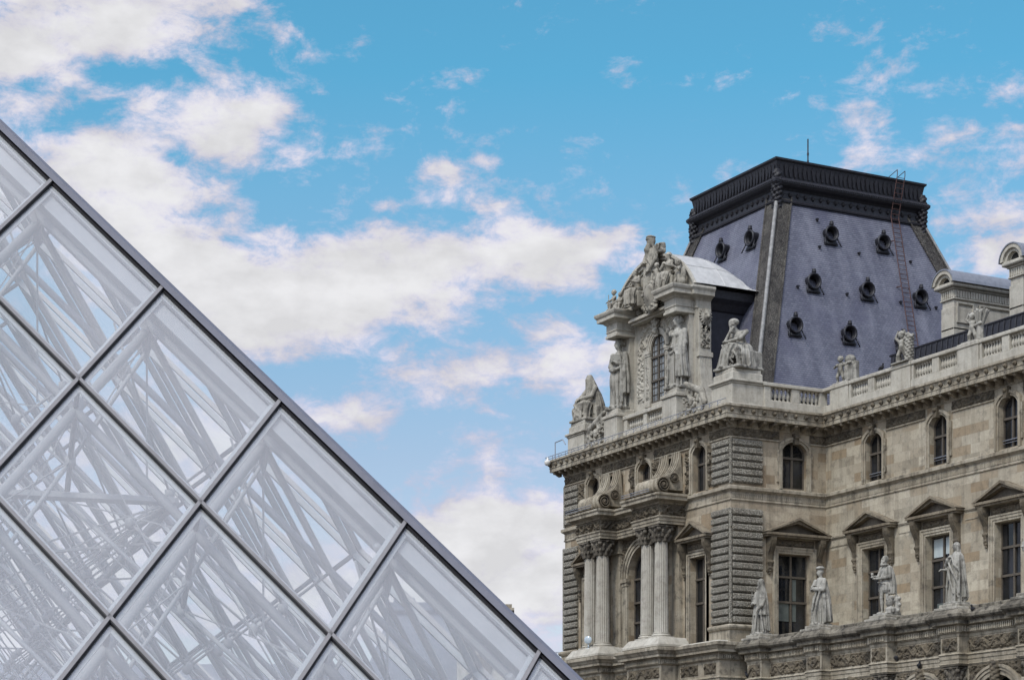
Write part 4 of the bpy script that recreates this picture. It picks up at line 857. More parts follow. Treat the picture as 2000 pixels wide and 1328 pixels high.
# coupled columns with projecting entablatures and great scroll brackets
CAPM = None
def capital_mesh():
    S = Sculpt((-.62, -.62, -.02), (.62, .62, .92), .026, 1.0); S.robe([(0, 0, 0, .36, .36), (.3, 0, 0, .37, .37), (.62, 0, 0, .46, .46), (.74, 0, 0, .5, .5)], 8, .02); S.box((0, 0, .82), (.52, .52, .055), .02)
    for k in range(8):
        for z, r, o in ((.06, .38, 0), (.32, .41, .39)):
            t = k*math.pi/4+o; c, n = math.cos(t), math.sin(t); S.chain([(c*r, n*r, z), (c*(r+.05), n*(r+.05), z+.16), (c*(r+.15), n*(r+.15), z+.25), (c*(r+.17), n*(r+.17), z+.17)], [.10, .09, .07, .045], .02)
    for k in range(4):
        t = k*math.pi/2+math.pi/4; S.ell((math.cos(t)*.56, math.sin(t)*.56, .66), (.13, .13, .12), .02)
        t = k*math.pi/2; S.ell((math.cos(t)*.50, math.sin(t)*.50, .78), (.10, .10, .09), .02)
    return S.mesh()
CAPV = capital_mesh()
def column_mesh():
    nf, sub = 22, 5; mb = MB(); zz = np.linspace(.30, 5.2, 10); P = []
    for i, z in enumerate(zz):
        t = i/9; r = .39-.055*t**1.6
        for k in range(nf*sub):
            a = 2*math.pi*k/(nf*sub); ph = (k % sub)/sub; d = .035*max(0, math.sin(math.pi*min(1, ph/.8))) if ph < .8 else 0
            P.append(((r-d)*math.cos(a), (r-d)*math.sin(a), z))
    n = nf*sub; mb.add(P, [(j*n+k, j*n+(k+1) % n, (j+1)*n+(k+1) % n, (j+1)*n+k) for j in range(9) for k in range(n)])
    return mb
def base_mesh():
    mb = MB(); mb.bbox(-.52, .52, -.52, .52, 0, .09, .015); mb.lathe([(.40, .09), (.50, .10), (.53, .15), (.50, .20), (.44, .21), (.43, .25), (.46, .27), (.46, .30), (.40, .31)], (0,0,0), 28); return mb
colm, basm, capm = None, None, None
COLX = [-12.33, -11.03, -6.28, -4.92]
for i, x in enumerate(COLX):
    if i == 0:
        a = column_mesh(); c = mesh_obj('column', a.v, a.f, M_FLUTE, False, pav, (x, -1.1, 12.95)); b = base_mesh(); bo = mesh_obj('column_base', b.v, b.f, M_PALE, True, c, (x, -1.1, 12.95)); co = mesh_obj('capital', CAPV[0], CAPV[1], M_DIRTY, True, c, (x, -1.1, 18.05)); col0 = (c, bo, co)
    else:
        c = link('column', col0[0].data, pav, (x, -1.1, 12.95)); link('column_base', col0[1].data, c, (x, -1.1, 12.95)); link('capital', col0[2].data, c, (x, -1.1, 18.05))
    k = MB(); FRONT.box(k, x-.38, x+.38, 0, .20, 13.2, 18.2); FRONT.box(k, x-.47, x+.47, 0, .30, 12.4, 13.2); FRONT.box(k, x-.45, x+.45, 0, .32, 18.2, 18.95); k.build('pilaster', M_TRIM, pav)
EP = [(-13.02, 0), (-13.02, -1.62), (-10.4, -1.62), (-10.4, -.55), (-6.95, -.55), (-6.95, -1.62), (-4.28, -1.62), (-4.28, 0)]
ent = MB().sweep(EP, [(-.1, 18.95), (.0, 18.95), (.0, 19.10), (.04, 19.11), (.04, 19.26), (.10, 19.30), (.10, 19.36), (0, 19.38), (-.02, 19.95), (.08, 20.0), (.08, 20.05), (.16, 20.1), (.42, 20.16), (.45, 20.17), (.45, 20.32), (.52, 20.38), (.52, 20.48), (.2, 20.56), (-1.8, 20.58)], close_ends=False)
for a, b, y in ((-13.02, -10.4, -1.6), (-10.4, -6.95, -.53), (-6.95, -4.28, -1.6)): ent.add([(a, y, 18.96), (b, y, 18.96), (b, .1, 18.96), (a, .1, 18.96)], [(0,1,2,3)])
for a, b, y in ((-13.02, -10.4, -2.1), (-10.4, -6.95, -1.05), (-6.95, -4.28, -2.1)): ent.add([(a-.3, y, 20.56), (b+.3, y, 20.56), (b+.3, .0, 20.57), (a-.3, .0, 20.57)], [(0,1,2,3)])
ent = ent.build('entablature', M_TRIM, pav)
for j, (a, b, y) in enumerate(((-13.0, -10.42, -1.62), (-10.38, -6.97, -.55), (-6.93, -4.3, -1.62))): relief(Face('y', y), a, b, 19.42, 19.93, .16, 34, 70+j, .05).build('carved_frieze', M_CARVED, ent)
for j, (x, y0, y1) in enumerate(((-10.4, -1.6, -.57), (-4.28, -1.6, -.02))): relief(Face('x', x), y0, y1, 19.42, 19.93, .14, 34, 80+j, .05).build('carved_frieze', M_CARVED, ent)
BRV = None
for i, cx in enumerate((-11.62, -5.5)):
    mb = MB(); cur = []
    for t in np.linspace(0, 1, 14): a = t*math.pi/2; cur.append((.06+1.15*(1-math.cos(a)), 22.78-1.42*math.sin(a)))   # concave sweep, (out, z)
    f = lambda p, q_, t: (t, -p, q_)
    body = cur+[(1.25, 20.75), (0, 20.75), (0, 22.78)]
    n = len(body)
    mb.prism([(max(0, p-.22), z-.05) for p, z in cur]+[(.85, 20.78), (0, 20.78)], f, cx-.85, cx+.85)
    for u0, u1 in ((cx-1.02, cx-.20), (cx+.20, cx+1.02)):
        mb.prism([(p+.10, z+.03) for p, z in cur]+[(1.0, 20.8), (0, 20.8)], f, u0, u1)
        for kk in range(4): uu = u0+.08+kk*(u1-u0-.16)/3; mb.prism([(p+.17, z+.09) for p, z in cur]+[(p+.05, z) for p, z in reversed(cur)], f, uu-.05, uu+.05)
    c = (cx-1.10, -1.28, 21.02)
    prof = []
    for kk in range(23): h = kk*.1; prof.append((.33+(.11 if kk % 4 in (0, 1) else 0)-.05*abs(kk-11)/11*0, h))
    mb.lathe(prof, c, 22, 'x')
    o = mb.build('scroll_bracket', M_TRIM, pav, False)
    for xe, sg in ((cx+1.10, 1), (cx-1.10, -1)):
        d = MB()
        for (yy, zz, r) in ((-1.28, 21.02, .41), (-.62, 21.42, .27)):
            pts = []
            for kk in range(40): t = kk/39*5*math.pi; rr = r*(1-kk/46); pts.append((xe+sg*.04, yy-math.cos(t)*rr, zz+math.sin(t)*rr))
            for p0, p1 in zip(pts[:-1], pts[1:]): d.tube(p0, p1, .045*r/.4, n=6)
            d.lathe([(.01, -.06), (.09, -.03), (.10, .05), (.01, .09)], (xe+sg*.03, yy, zz), 10, 'x')
            d.lathe([(r*.9, -.12 if sg > 0 else 0), (r*.9, 0 if sg > 0 else .12)], (xe, yy, zz), 18, 'x')
        d.build('volute', M_CARVED, o)

# podium of the columns and the lower entablature
k = MB()
for a, b in ((-13.15, -10.2), (-7.05, -4.05)):
    k.sweep([(a, 0), (a, -1.75), (b, -1.75), (b, 0)], [(0, 12.95), (.06, 12.92), (.30, 12.58), (.34, 12.55), (.34, 12.44), (.28, 12.42), (.28, 12.2)], close_ends=False); k.add([(a, -1.75, 12.95), (b, -1.75, 12.95), (b, 0, 12.95), (a, 0, 12.95)], [(0,1,2,3)])
for a, b, yy in ((-17.3, -13.2, -.54), (-10.15, -7.1, -.94), (-4.0, .0, -.74)): k.bbox(a, b, yy, .1, 12.2, 12.5, .05)
k.build('podium', M_PALE, pav)
LOWC = [(-.05, 12.42), (.50, 12.36), (.54, 12.34), (.54, 12.20), (.46, 12.12), (.40, 12.02), (.36, 12.0), (.36, 11.86), (.14, 11.82), (.14, 11.78), (.10, 11.76), (.10, 11.50), (.03, 11.46), (.0, 11.44), (.0, 10.66), (.05, 10.64), (.08, 10.56), (.03, 10.53), (.03, 10.3), (0, 10.28), (0, 9.9)]
LP = [(PX0-.05, 12), (PX0-.05, -.55), (-13.35, -.55), (-13.35, -1.8), (-10.0, -1.8), (-10.0, -.95), (-7.25, -.95), (-7.25, -1.8), (-3.85, -1.8), (-3.85, -.75), (.10, -.75), (.10, 1.2)]
lc = MB().sweep(LP, list(reversed(LOWC)))
def dentils(mb, F, u0, u1, n=.10, z0=11.54, z1=11.72): return flutes(mb, F, u0, u1, n-.005, z0, z1, .12, .07, .08)
for (a, b) in zip(LP[1:-1], LP[2:]):
    if a[1] == b[1]: dentils(lc, Face('y', a[1]), min(a[0], b[0])+.02, max(a[0], b[0])-.02)
    elif b[1] > a[1]: dentils(lc, Face('x', a[0]), a[1], b[1])
lc = lc.build('lower_cornice', M_TRIM, pav)
for j, (a, b, y) in enumerate(((PX0+.2, -13.6, -.55), (-13.2, -10.15, -1.8), (-9.8, -7.4, -.95), (-7.1, -4.0, -1.8), (-3.5, -1.9, -.75), (-1.3, -.2, -.75))): relief(Face('y', y), a, b, 10.78, 11.34, .10, 40, 90+j, .05, .012).build('carved_frieze', M_CARVED, lc)
k = MB(); k.box(PX0, -.02, -.5, .0, 0, 9.9)
for a, b in ((-13.2, -10.1), (-7.15, -4.0)): k.box(a, b, -1.75, -.5, 0, 9.9)
k.build('ground_storey', M_WALLP, pav)

# ------------------------------------------------------------------ mansard roof of the pavilion
ZB, ZT = 25.4, 37.75
RB = (-17.05, -1.2+4.41/11.7*.6, 2.45-4.41/11.7*.6, 21.2)      # x0,x1,y0,y1 at the foot
RB = (-17.1, -.97, 2.22, 21.4); RTP = (-13.75, -5.62, 6.87, 16.75)
def rc(b, z): return [(b[0], b[2], z), (b[1], b[2], z), (b[1], b[3], z), (b[0], b[3], z)]
lo, hi = rc(RB, ZB), rc(RTP, ZT)
me = bpy.data.meshes.new('mansard_roof'); V = lo+hi; Fc = [(0,1,5,4), (1,2,6,5), (2,3,7,6), (3,0,4,7)]
me.from_pydata(V, [], Fc); me.update(); uvl = me.uv_layers.new(name='UVMap')
for p in me.polygons:
    a, b, c, d = [Vector(V[i]) for i in p.vertices]; ud = (b-a).normalized(); vd = ((d-a)-ud*((d-a).dot(ud))).normalized()
    for li, vi in zip(p.loop_indices, p.vertices): q_ = Vector(V[vi])-a; uvl.data[li].uv = (q_.dot(ud), q_.dot(vd))
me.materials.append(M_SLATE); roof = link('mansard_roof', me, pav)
for i in range(4):
    hipm, ridgem = MB(), MB(); a, t = Vector(lo[i]), Vector(hi[i])
    for nb in ((i+1) % 4, (i-1) % 4):     # broad speckled lead band on each side of the hip
        d = (Vector(lo[nb])-a).normalized(); nrm = d.cross(t-a).normalized(); mid = (Vector(lo[0])+Vector(lo[2]))/2
        if nrm.dot(a-mid) < 0: nrm = -nrm
        n_ = 40
        for j in range(n_):
            p0 = a+(t-a)*(j/n_)+nrm*.05; p1 = a+(t-a)*((j+1)/n_)+nrm*.05; w0 = .92
            e = nrm*0
            hipm.add([p0+e, p0+d*w0+e, p1+d*w0-e*.3, p1-e*.3], [(0,1,2,3)])
        for off in (.03, w0):
            ridgem_t = hipm.tube(a+d*off+nrm*.07, t+d*off+nrm*.07, .06, n=6)
    out = (a-Vector(((lo[0][0]+lo[1][0])/2, (lo[0][1]+lo[3][1])/2, a.z))).normalized()
    ridgem.tube(a+out*.10, t+out*.10, .11, .10, 10); hipm.build('hip_band', M_SPECK, roof); ridgem.build('hip_roll', M_HIP, roof)
x0, x1, y0, y1 = RTP; xm = (x0+x1)/2
CP = [(xm, y1), (x0, y1), (x0, y0), (x1, y0), (x1, y1), (xm, y1)]
cr = MB().sweep(CP, [(0, 37.35), (.26, 37.38), (.28, 37.46), (.16, 37.52), (.10, 37.60), (.06, 38.1), (.16, 38.2), (.34, 38.3), (.44, 38.42), (.45, 38.55), (.34, 38.66), (.20, 38.70), (.12, 38.8), (.14, 39.3), (.20, 39.62), (.29, 39.70), (.30, 39.80), (.0, 39.86)], close_ends=False)
cr.add([(x0-.05, y0-.05, 39.85), (x1+.05, y0-.05, 39.85), (x1+.05, y1+.05, 39.85), (x0-.05, y1+.05, 39.85)], [(0,1,2,3)]); cr = cr.build('cresting', M_DLEAD, roof)
k = MB()
def along(F, a, b, step):
    n_ = int(abs(b-a)/step); return [a+(b-a)*(i+.5)/n_ for i in range(n_)]
for F, a, b in ((Face('y', y0), x0, x1), (Face('x', x1), y0, y1)):
    k = MB(); F.box(k, a, b, .02, .11, 38.82, 39.3); F.box(k, a, b, .02, .08, 37.75, 37.95); F.box(k, a, b, .30, .42, 38.46, 38.54)
    for i, u in enumerate(along(F, a, b, .30)):       # palmettes along the crest, beads on the roll
        F.prism(k, [(u-.05, 38.84), (u+.05, 38.84), (u+.13, 39.2+.1*(i % 3)), (u+.06, 39.5), (u, 39.6), (u-.06, 39.5), (u-.13, 39.2+.1*((i+1) % 3))], .10, .19+.02*(i % 2))
    for u in along(F, a-.2, b+.2, .16): k.lathe([(.01, -.06), (.055, 0), (.01, .06)], F.p(u, .44, 38.5), 6)
    for i, u in enumerate(along(F, a, b, .5)): k.lathe([(.01, -.15), (.10, -.05), (.12, .06), (.01, .16)], F.p(u, .09, 37.85), 8)
    k.build('palmette_frieze', M_CREST, cr)
S = Sculpt((-.75, -.75, -1.5), (.75, .75, 1.3), .05, 1.0)
for j in range(60):
    z = -1.35+2.5*j/60; t = j*2.4; r = .28*(1-.25*abs(z)); S.ell((math.cos(t)*r, math.sin(t)*r, z), (.17, .17, .13), .02)
S.cap((0, 0, -1.3), (0, 0, 1.2), .26, .26)
CV, CQ = S.mesh(); CV = CV*np.array((.8, .8, .9)); c0 = None
for (x, y) in ((x1+.1, y0-.1), (x0-.1, y0-.1), (x1+.1, y1+.1)):
    if c0 is None: c0 = mesh_obj('corner_ornament', CV, CQ, M_CREST, True, cr, (x, y, 38.0))
    else: link('corner_ornament', c0.data, cr, (x, y, 38.0))
S = Sculpt((-.4, -.4, -.9), (.4, .4, .4), .04, 1.0)
def slope_x(z): return RB[1]+(RTP[1]-RB[1])*(z-ZB)/(ZT-ZB)
def slope_y(z): return RB[2]+(RTP[2]-RB[2])*(z-ZB)/(ZT-ZB)
# round roof lights
oc = MB(); oc.lathe([(.40, -.62), (.42, .12), (.50, .13), (.54, .20), (.50, .28), (.42, .26), (.38, .20), (.355, .05), (.34, .04)], (0,0,0), 26, 'x', cap=False)
oc.lathe([(.02, -.02), (.13, 0), (.15, .1), (.10, .18), (.13, .24), (.02, .30)], (.16, 0, .52), 10); oc.prism([(-.44, -.38), (.44, -.38), (.52, -.72), (-.52, -.72)], lambda p, q, t: (t-(q+.38)*.36, p, q), -.02, .06)
for e in (-1, 1): oc.tube((.12, e*.46, -.2), (.36, e*.62, -.86), .035, n=6)
oc.v = [(x, y*.86, z*.86) for x, y, z in oc.v]
def sil(): d = MB(); d.lathe([(.001, 0), (.32, 0)], (-.25, 0, 0), 24, 'x', cap=False); return d
o0 = None
OCX = [(8.84, 35.36), (12.4, 35.36), (7.67, 32.61), (11.31, 32.61), (15.02, 32.66), (6.45, 30.1), (10.08, 30.07), (13.76, 30.03)]
OC2 = []
for yy, zz in OCX:      # measured on x=-3.5; slide along the view ray on to the slope
    y_, z_ = yy, zz
    for _ in range(6):
        xs = slope_x(z_); tt = (xs+.15+3.5-0)/( -3.5-CAM[0]); y_ = yy+(yy-CAM[1])*tt; z_ = zz+(zz-CAM[2])*tt
    OC2.append((slope_x(z_)+.17, y_, z_))
for p_ in OC2:
    if o0 is None:
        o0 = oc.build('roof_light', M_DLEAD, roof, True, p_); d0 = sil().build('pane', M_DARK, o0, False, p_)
    else:
        o = link('roof_light', o0.data, roof, p_); link('pane', d0.data, o, p_)
for x, z in ((-8.5, 35.2), (-5.7, 35.2)):
    pass
for yy, (x, z) in zip((0, 0), ((-9.45, 35.55), (-6.55, 35.5))):
    y_ = slope_y(z)-.17; o = link('roof_light', o0.data, roof, (x, y_, z)); o.rotation_euler = (0, 0, R(-90))
    d = link('pane', d0.data, o, (0, 0, 0)); d.matrix_parent_inverse = Matrix.Identity(4)
hk = MB(); hk.prism([(-.07, .08), (.07, .08), (0, -.10)], lambda p, q, t: (t, p, q), -.02, .16); h0 = None
for i, (dy, z) in enumerate(((7.9+1.0, 34.9), (11.6, 34.9), (15.2, 34.9), (6.7, 32.2), (10.0, 32.2), (13.7, 32.2), (8.9, 29.4), (12.6, 29.4), (16.2, 32.2), (9.2, 36.6))):
    p_ = (slope_x(z), dy, z)
    if h0 is None: h0 = hk.build('roof_hook', M_DLEAD, roof, False, p_)
    else: link('roof_hook', h0.data, roof, p_)
# ladder up the slope and over the cresting
ld = MB(); A = Vector((slope_x(26.6)+.22, 13.35, 26.6)); B = Vector((slope_x(37.6)+.24, 14.75, 37.6)); C_ = Vector((x1+.62, 14.95, 39.9)); wv = Vector((0, .27, 0))
for sg in (-1, 1):
    ld.tube(A+wv*sg, B+wv*sg, .025, n=6); ld.tube(B+wv*sg, C_+wv*sg, .022, n=6)
    h = C_+wv*sg; ld.tube(h, h+Vector((0, 0, .28)), .022, n=6); ld.tube(h+Vector((0, 0, .28)), h+Vector((-1.0, 0, .02)), .022, n=6)
n_ = 38
for i in range(n_): p_ = A+(B-A)*((i+.5)/n_); ld.tube(p_-wv, p_+wv, .018, n=5)
for i in range(8): p_ = B+(C_-B)*((i+.5)/8); ld.tube(p_-wv, p_+wv, .018, n=5)
for t in (.33, .60, .86):
    p_ = A+(B-A)*t
    for sg in (-1.9, 1.9): ld.tube(p_+wv*sg*.55, p_+Vector((-.35, .27*sg, -.05)), .03, n=6)
ld.build('ladder', M_IRON, roof)
rd = MB(); rd.tube((-9.7, 11.9, 39.8), (-9.7, 11.9, 41.6), .06, n=6); rd.tube((-9.7, 11.9, 41.6), (-9.7, 11.9, 42.85), .04, n=6); rd.tube((-9.7, 11.9, 41.9), (-9.7, 11.9, 42.05), .06, n=6); rd.build('lightning_rod', M_DLEAD, roof)

# ------------------------------------------------------------------ sculpted dormer over the front
DX = -8.4; DF = Face('y', .9)
dm = wall_mesh(DF, -12.2, -4.6, 24.4, 31.9, [(DX-.74, DX+.74, 26.35, 29.3, 30.05, .16)])
dm.add([(-4.6, .9, 24.4), (-4.6, 1.8, 24.4), (-4.6, 1.8, 31.9), (-4.6, .9, 31.9)], [(0,1,2,3)]); dm.add([(-12.2, .9, 24.4), (-12.2, 1.8, 24.4), (-12.2, 1.8, 31.9), (-12.2, .9, 31.9)], [(0,1,2,3)]); dm.add([(-4.6, 1.8, 24.4), (-5.0, 1.8, 24.4), (-5.0, 1.8, 31.9), (-4.6, 1.8, 31.9)], [(0,1,2,3)])
ty = arc_top(-12.2, -4.6, 31.9, 34.1, 20)
dm.add([DF.p(u, .15, z) for u, z in ty], [tuple(range(len(ty)))])
dor = dm.build('dormer', M_PALE, pav)
window(DF, DX-.74, DX+.74, 26.35, 29.3, 30.05, .10, dor, trans=(27.55, 28.85), pane=M_LPANE, bars=(6, (26.8, 27.2, 28.0, 28.4, 29.2, 29.55)), m=M_WOOD)
k = MB()
for a, b, n in ((0, .10, .04), (.10, .24, .08), (.24, .33, .12)):
    band(k, DF, arc_top(DX-.74-a, DX+.74+a, 29.3, 30.05+a, 14), arc_top(DX-.74-b, DX+.74+b, 29.3, 30.05+b, 14), 0, n)
for e in (-1, 1):
    c = DX+e*1.02; DF.box(k, c-.27, c+.27, 0, .06, 26.3, 29.0); DF.box(k, c-.29, c+.29, 0, .10, 29.0, 29.12); DF.box(k, c-.31, c+.31, 0, .13, 29.12, 29.3); DF.box(k, c-.29, c+.29, 0, .1, 26.2, 26.5)
k.build('window_surround', M_PALE, dor)
for e in (-1, 1): relief(DF, DX+e*1.02-.2, DX+e*1.02+.2, 26.6, 28.95, .05, 70, 101+e, .035, .07).build('foliage_panel', M_STATUE2, dor); relief(DF, min(DX+e*1.45, DX+e*2.15), max(DX+e*1.45, DX+e*2.15), 26.6, 29.7, .11, 44, 105+e, .045, .012).build('foliage_panel', M_PALE, dor)
relief(DF, DX-1.9, DX+1.9, 29.5, 30.9, .13, 34, 110, .05, .012, fn=lambda u, z: ((u-DX)**2+(z-29.3)**2 > 1.12**2)*1.0).build('spandrel_carving', M_PALE, dor)
k = MB(); DF.prism(k, [(DX-.14, 29.9), (DX+.14, 29.9), (DX+.26, 30.75), (DX-.26, 30.75)], .1, .22); DF.box(k, DX-2.0, DX+2.0, 0, .55, 30.86, 30.98); DF.box(k, DX-2.0, DX+2.0, 0, .72, 30.98, 31.10); DF.box(k, DX-2.0, DX+2.0, 0, .6, 31.10, 31.2); k.build('moulding', M_PALE, dor)
S = Sculpt((-.5, -.35, -.5), (.5, .3, .55), .03, 1.0)
for j in range(40): t = j*2.4; S.ell((math.cos(t)*.22*(j/40+.2), RNG.uniform(-.12, .1), -.4+.8*j/40), (.12, .1, .1), .02)
V, Q = S.mesh(); mesh_obj('keystone', V, Q, M_STATUE2, True, dor, (DX, .72, 30.45))
# entablature blocks over the caryatids, pedestals below them
k = MB()
BLK = [(-.52, 30.35), (.0, 30.35), (.06, 30.38), (.06, 30.5), (.0, 30.54), (.0, 30.66), (.05, 30.7), (.02, 30.74), (.02, 31.1), (.10, 31.15), (.16, 31.22), (.38, 31.28), (.42, 31.29), (.42, 31.48), (.50, 31.56), (.54, 31.66), (.54, 31.74), (0, 31.8)]
for cx in (DX-3.05, DX+3.05):
    k = MB(); k.sweep([(cx-.55, .9), (cx-.55, -.25), (cx+.55, -.25), (cx+.55, .9)], BLK, close_ends=False); k.add([(cx-.55, -.25, 30.36), (cx+.55, -.25, 30.36), (cx+.55, .9, 30.36), (cx-.55, .9, 30.36)], [(0,1,2,3)]); k.add([(cx-1.0, -.7, 31.76), (cx+1.0, -.7, 31.76), (cx+1.0, .9, 31.78), (cx-1.0, .9, 31.78)], [(0,1,2,3)])
    k.bbox(cx-.70, cx+.70, -.36, .9, 24.45, 25.86, .03); k.bbox(cx-.78, cx+.78, -.44, .9, 25.86, 26.05, .03); k.bbox(cx-.62, cx+.62, -.28, .9, 26.05, 26.32, .03); k.box(cx-.5, cx+.5, .6, .92, 26.2, 30.5); k.build('caryatid_niche', M_PALE, dor)
k = MB()
EAV = [(.0, 30.6), (.06, 30.66), (.04, 31.05), (.14, 31.15), (.42, 31.28), (.44, 31.48), (.54, 31.62), (.54, 31.74), (.0, 31.82)]
k.sweep([(-4.8, .9), (-4.6, .9), (-4.6, 1.8)], EAV)
k.build('entablature', M_PALE, dor)
k = MB().sweep([(-5.0, 1.8), (-5.0, 4.6)], [(.0, 30.7), (.10, 30.75), (.30, 31.1), (.55, 31.3), (.58, 31.72), (.0, 31.85)]); k.build('side_eaves', M_DLEAD, dor)
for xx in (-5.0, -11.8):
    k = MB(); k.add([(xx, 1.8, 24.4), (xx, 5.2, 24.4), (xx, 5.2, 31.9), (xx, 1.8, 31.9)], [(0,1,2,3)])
    o = k.build('dormer_cheek', M_CHEEK, dor); uv = o.data.uv_layers.new(name='UVMap')
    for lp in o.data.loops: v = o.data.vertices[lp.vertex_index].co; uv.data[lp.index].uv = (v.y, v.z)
# barrel roof and its segmental pediment cornice
k = MB(); A = arc_top(-12.75, -4.05, 31.84, 34.28, 28); n = len(A); P = []
ROWS = [(.55, 1.0), (2.4, 1.0), (3.0, .97), (3.5, .86), (3.9, .68), (4.2, .45), (4.4, .26), (6.6, .22)]
for y_, f_ in ROWS: P += [(u, y_, 31.84+(z-31.84)*f_) for u, z in A]
k.add(P, [(r_*n+i, r_*n+i+1, (r_+1)*n+i+1, (r_+1)*n+i) for r_ in range(len(ROWS)-1) for i in range(n-1)])
k.build('barrel_roof', M_LEAD, dor, True)
k = MB()
for r_ in (1, 4, 6):
    for i in range(n-1): k.tube(P[r_*n+i], P[r_*n+i+1], .035, n=5, cap=False)
for i in (4, 9, 14, 19, 24):
    for r_ in range(len(ROWS)-1): k.tube(P[r_*n+i], P[(r_+1)*n+i], .03, n=5)
k.build('lead_seam', M_LEAD, dor)
k = MB()
for a, b, n0, n1 in ((0.0, .14, .05, .46), (.14, .32, .05, .34), (.32, .50, .05, .22)):
    band(k, DF, arc_top(-12.75+b, -4.05-b, 31.82, 34.28-b, 28), arc_top(-12.75+a, -4.05-a, 31.82, 34.28-a, 28), n0, n1)
k.build('curved_pediment', M_PALE, dor)
# side pilaster with lion head and flaring foot
FX = Face('x', -4.6); k = MB(); FX.box(k, .98, 1.74, 0, .16, 28.3, 30.62); FX.box(k, .92, 1.8, 0, .26, 28.05, 28.3)
fl = [(0, 24.45), (1.05, 24.45), (.98, 24.9), (.72, 25.5), (.48, 26.1), (.32, 26.8), (.24, 27.5), (.20, 28.05), (0, 28.05)]
k.prism(fl, lambda p, q, t: (-4.6+p, t, q), 1.0, 1.74); flutes(k, FX, 1.05, 1.7, .18, 27.2, 27.95, .13, .07, .06); k.build('pilaster', M_PALE, dor)
relief(FX, 1.06, 1.68, 28.5, 29.75, .14, 70, 120, .035, .16).build('foliage_panel', M_STATUE2, dor)
S = Sculpt((-.5, -.4, -.5), (.5, .4, .5), .028, 1.0); S.ell((0, 0, 0), (.24, .22, .28), .03); S.cap((0, -.18, .05), (0, -.27, -.06), .07, .10, .03); S.cap((-.14, -.17, .1), (.14, -.17, .1), .05)
for j in range(16): t = j*.3927; S.cap((math.cos(t)*.22, .0, math.sin(t)*.25), (math.cos(t)*.40, .05, math.sin(t)*.42), .075, .04, .02)
V, Q = S.mesh(); V = np.stack([-V[:, 1], V[:, 0], V[:, 2]], 1); mesh_obj('lion_mask', V, Q, M_STATUE2, True, dor, (-4.35, 1.36, 30.2))
# balustrade of the dormer
k = MB(); k.bbox(-10.7, -6.1, .0, .5, 24.45, 25.0, .02); k.bbox(-10.7, -6.1, -.03, .53, 25.62, 25.84, .03)
for a in (-10.67, -8.58, -6.42): k.bbox(a, a+.36, .04, .46, 25.0, 25.62, .01)
bl = k.build('balustrade', M_PALE, pav)
for a, b in ((-10.31, -8.58), (-8.22, -6.42)):
    for i in range(8): o = baluster(bl, a+(b-a)*(i+.5)/8, .25, 25.0); o.scale = (.95, .95, .62/.73)
# side balustrade
k = MB(); k.bbox(-.42, .04, 2.1, DW+.1, 24.45, 25.02, .02); k.bbox(-.46, .08, 2.0, DW+.15, 25.74, 25.93, .03)
for a, b in ((2.1, 2.5), (3.82, 4.33), (5.62, DW+.1)): k.bbox(-.38, .0, a, b, 25.02, 25.74, .02)
bl = k.build('balustrade', M_PALE, pav)
for a, b in ((2.5, 3.82), (4.33, 5.62)):
    for i in range(5): baluster(bl, -.19, a+(b-a)*(i+.5)/5, 25.02)
# statue pedestals at the corners
for cx in (-1.02, PX0+1.0):
    k = MB(); k.bbox(cx-1.02, cx+1.02, .05, 2.2, 24.45, 24.72, .04); k.bbox(cx-.94, cx+.94, .14, 2.12, 24.72, 25.72, .02); k.bbox(cx-1.0, cx+1.0, .08, 2.18, 25.72, 25.82, .03); k.bbox(cx-1.08, cx+1.08, .0, 2.26, 25.82, 25.95, .03); k.bbox(cx-.90, cx+.90, .18, 2.1, 25.95, 26.35, .05); k.bbox(cx-.8, cx+.8, .26, 2.05, 26.35, 26.55, .03)
    k.build('pedestal', M_PALE, pav)
# rail with bird wires along the gutter, hook at the far end
k = MB()
for a, b in (((PX0-.85, -.84), (.8, -.84)), ):
    k.tube((a[0], a[1], 24.66), (b[0], b[1], 24.66), .022, n=5)
    for u in np.arange(a[0]+.1, b[0], .75): k.tube((u, a[1], 24.44), (u, a[1], 24.66), .018, n=5); k.tube((u, a[1], 24.5), (u+.18, a[1]+.1, 24.62), .014, n=4)
k.tube((PX0-.85, -.84, 24.52), (PX0+3.5, -.84, 24.52), .02, n=5); k.tube((PX0+.35, -.86, 24.4), (PX0+.35, -.86, 25.35), .03, n=6); k.tube((PX0+.35, -.86, 25.35), (PX0+1.25, -.86, 25.38), .03, n=6); k.tube((PX0+1.25, -.86, 25.38), (PX0+1.55, -.86, 25.05), .03, n=6)
k.tube((-13.3, -2.2, 20.72), (-10.4, -2.2, 20.72), .02, n=5); k.tube((-13.3, -2.2, 20.6), (-10.4, -2.2, 20.6), .02, n=5); k.tube((-7.2, -2.2, 20.72), (-4.4, -2.2, 20.72), .02, n=5); k.tube((-7.2, -2.2, 20.6), (-4.4, -2.2, 20.6), .02, n=5)
k.build('gutter_rail', M_RAIL, pav)
# scrollwork between dormer and pedestals
V, Q = mk_scrollwork(1).mesh(); V = V*np.array((1.15, 1.1, 1.22)); mesh_obj('scroll_ornament', V, Q, M_STATUE2, True, pav, (-3.25, -.05, 24.47)); V2 = V.copy(); V2[:, 0] *= -1; mesh_obj('scroll_ornament', V2, Q[:, ::-1], M_STATUE2, True, pav, (-13.55, -.05, 24.47))

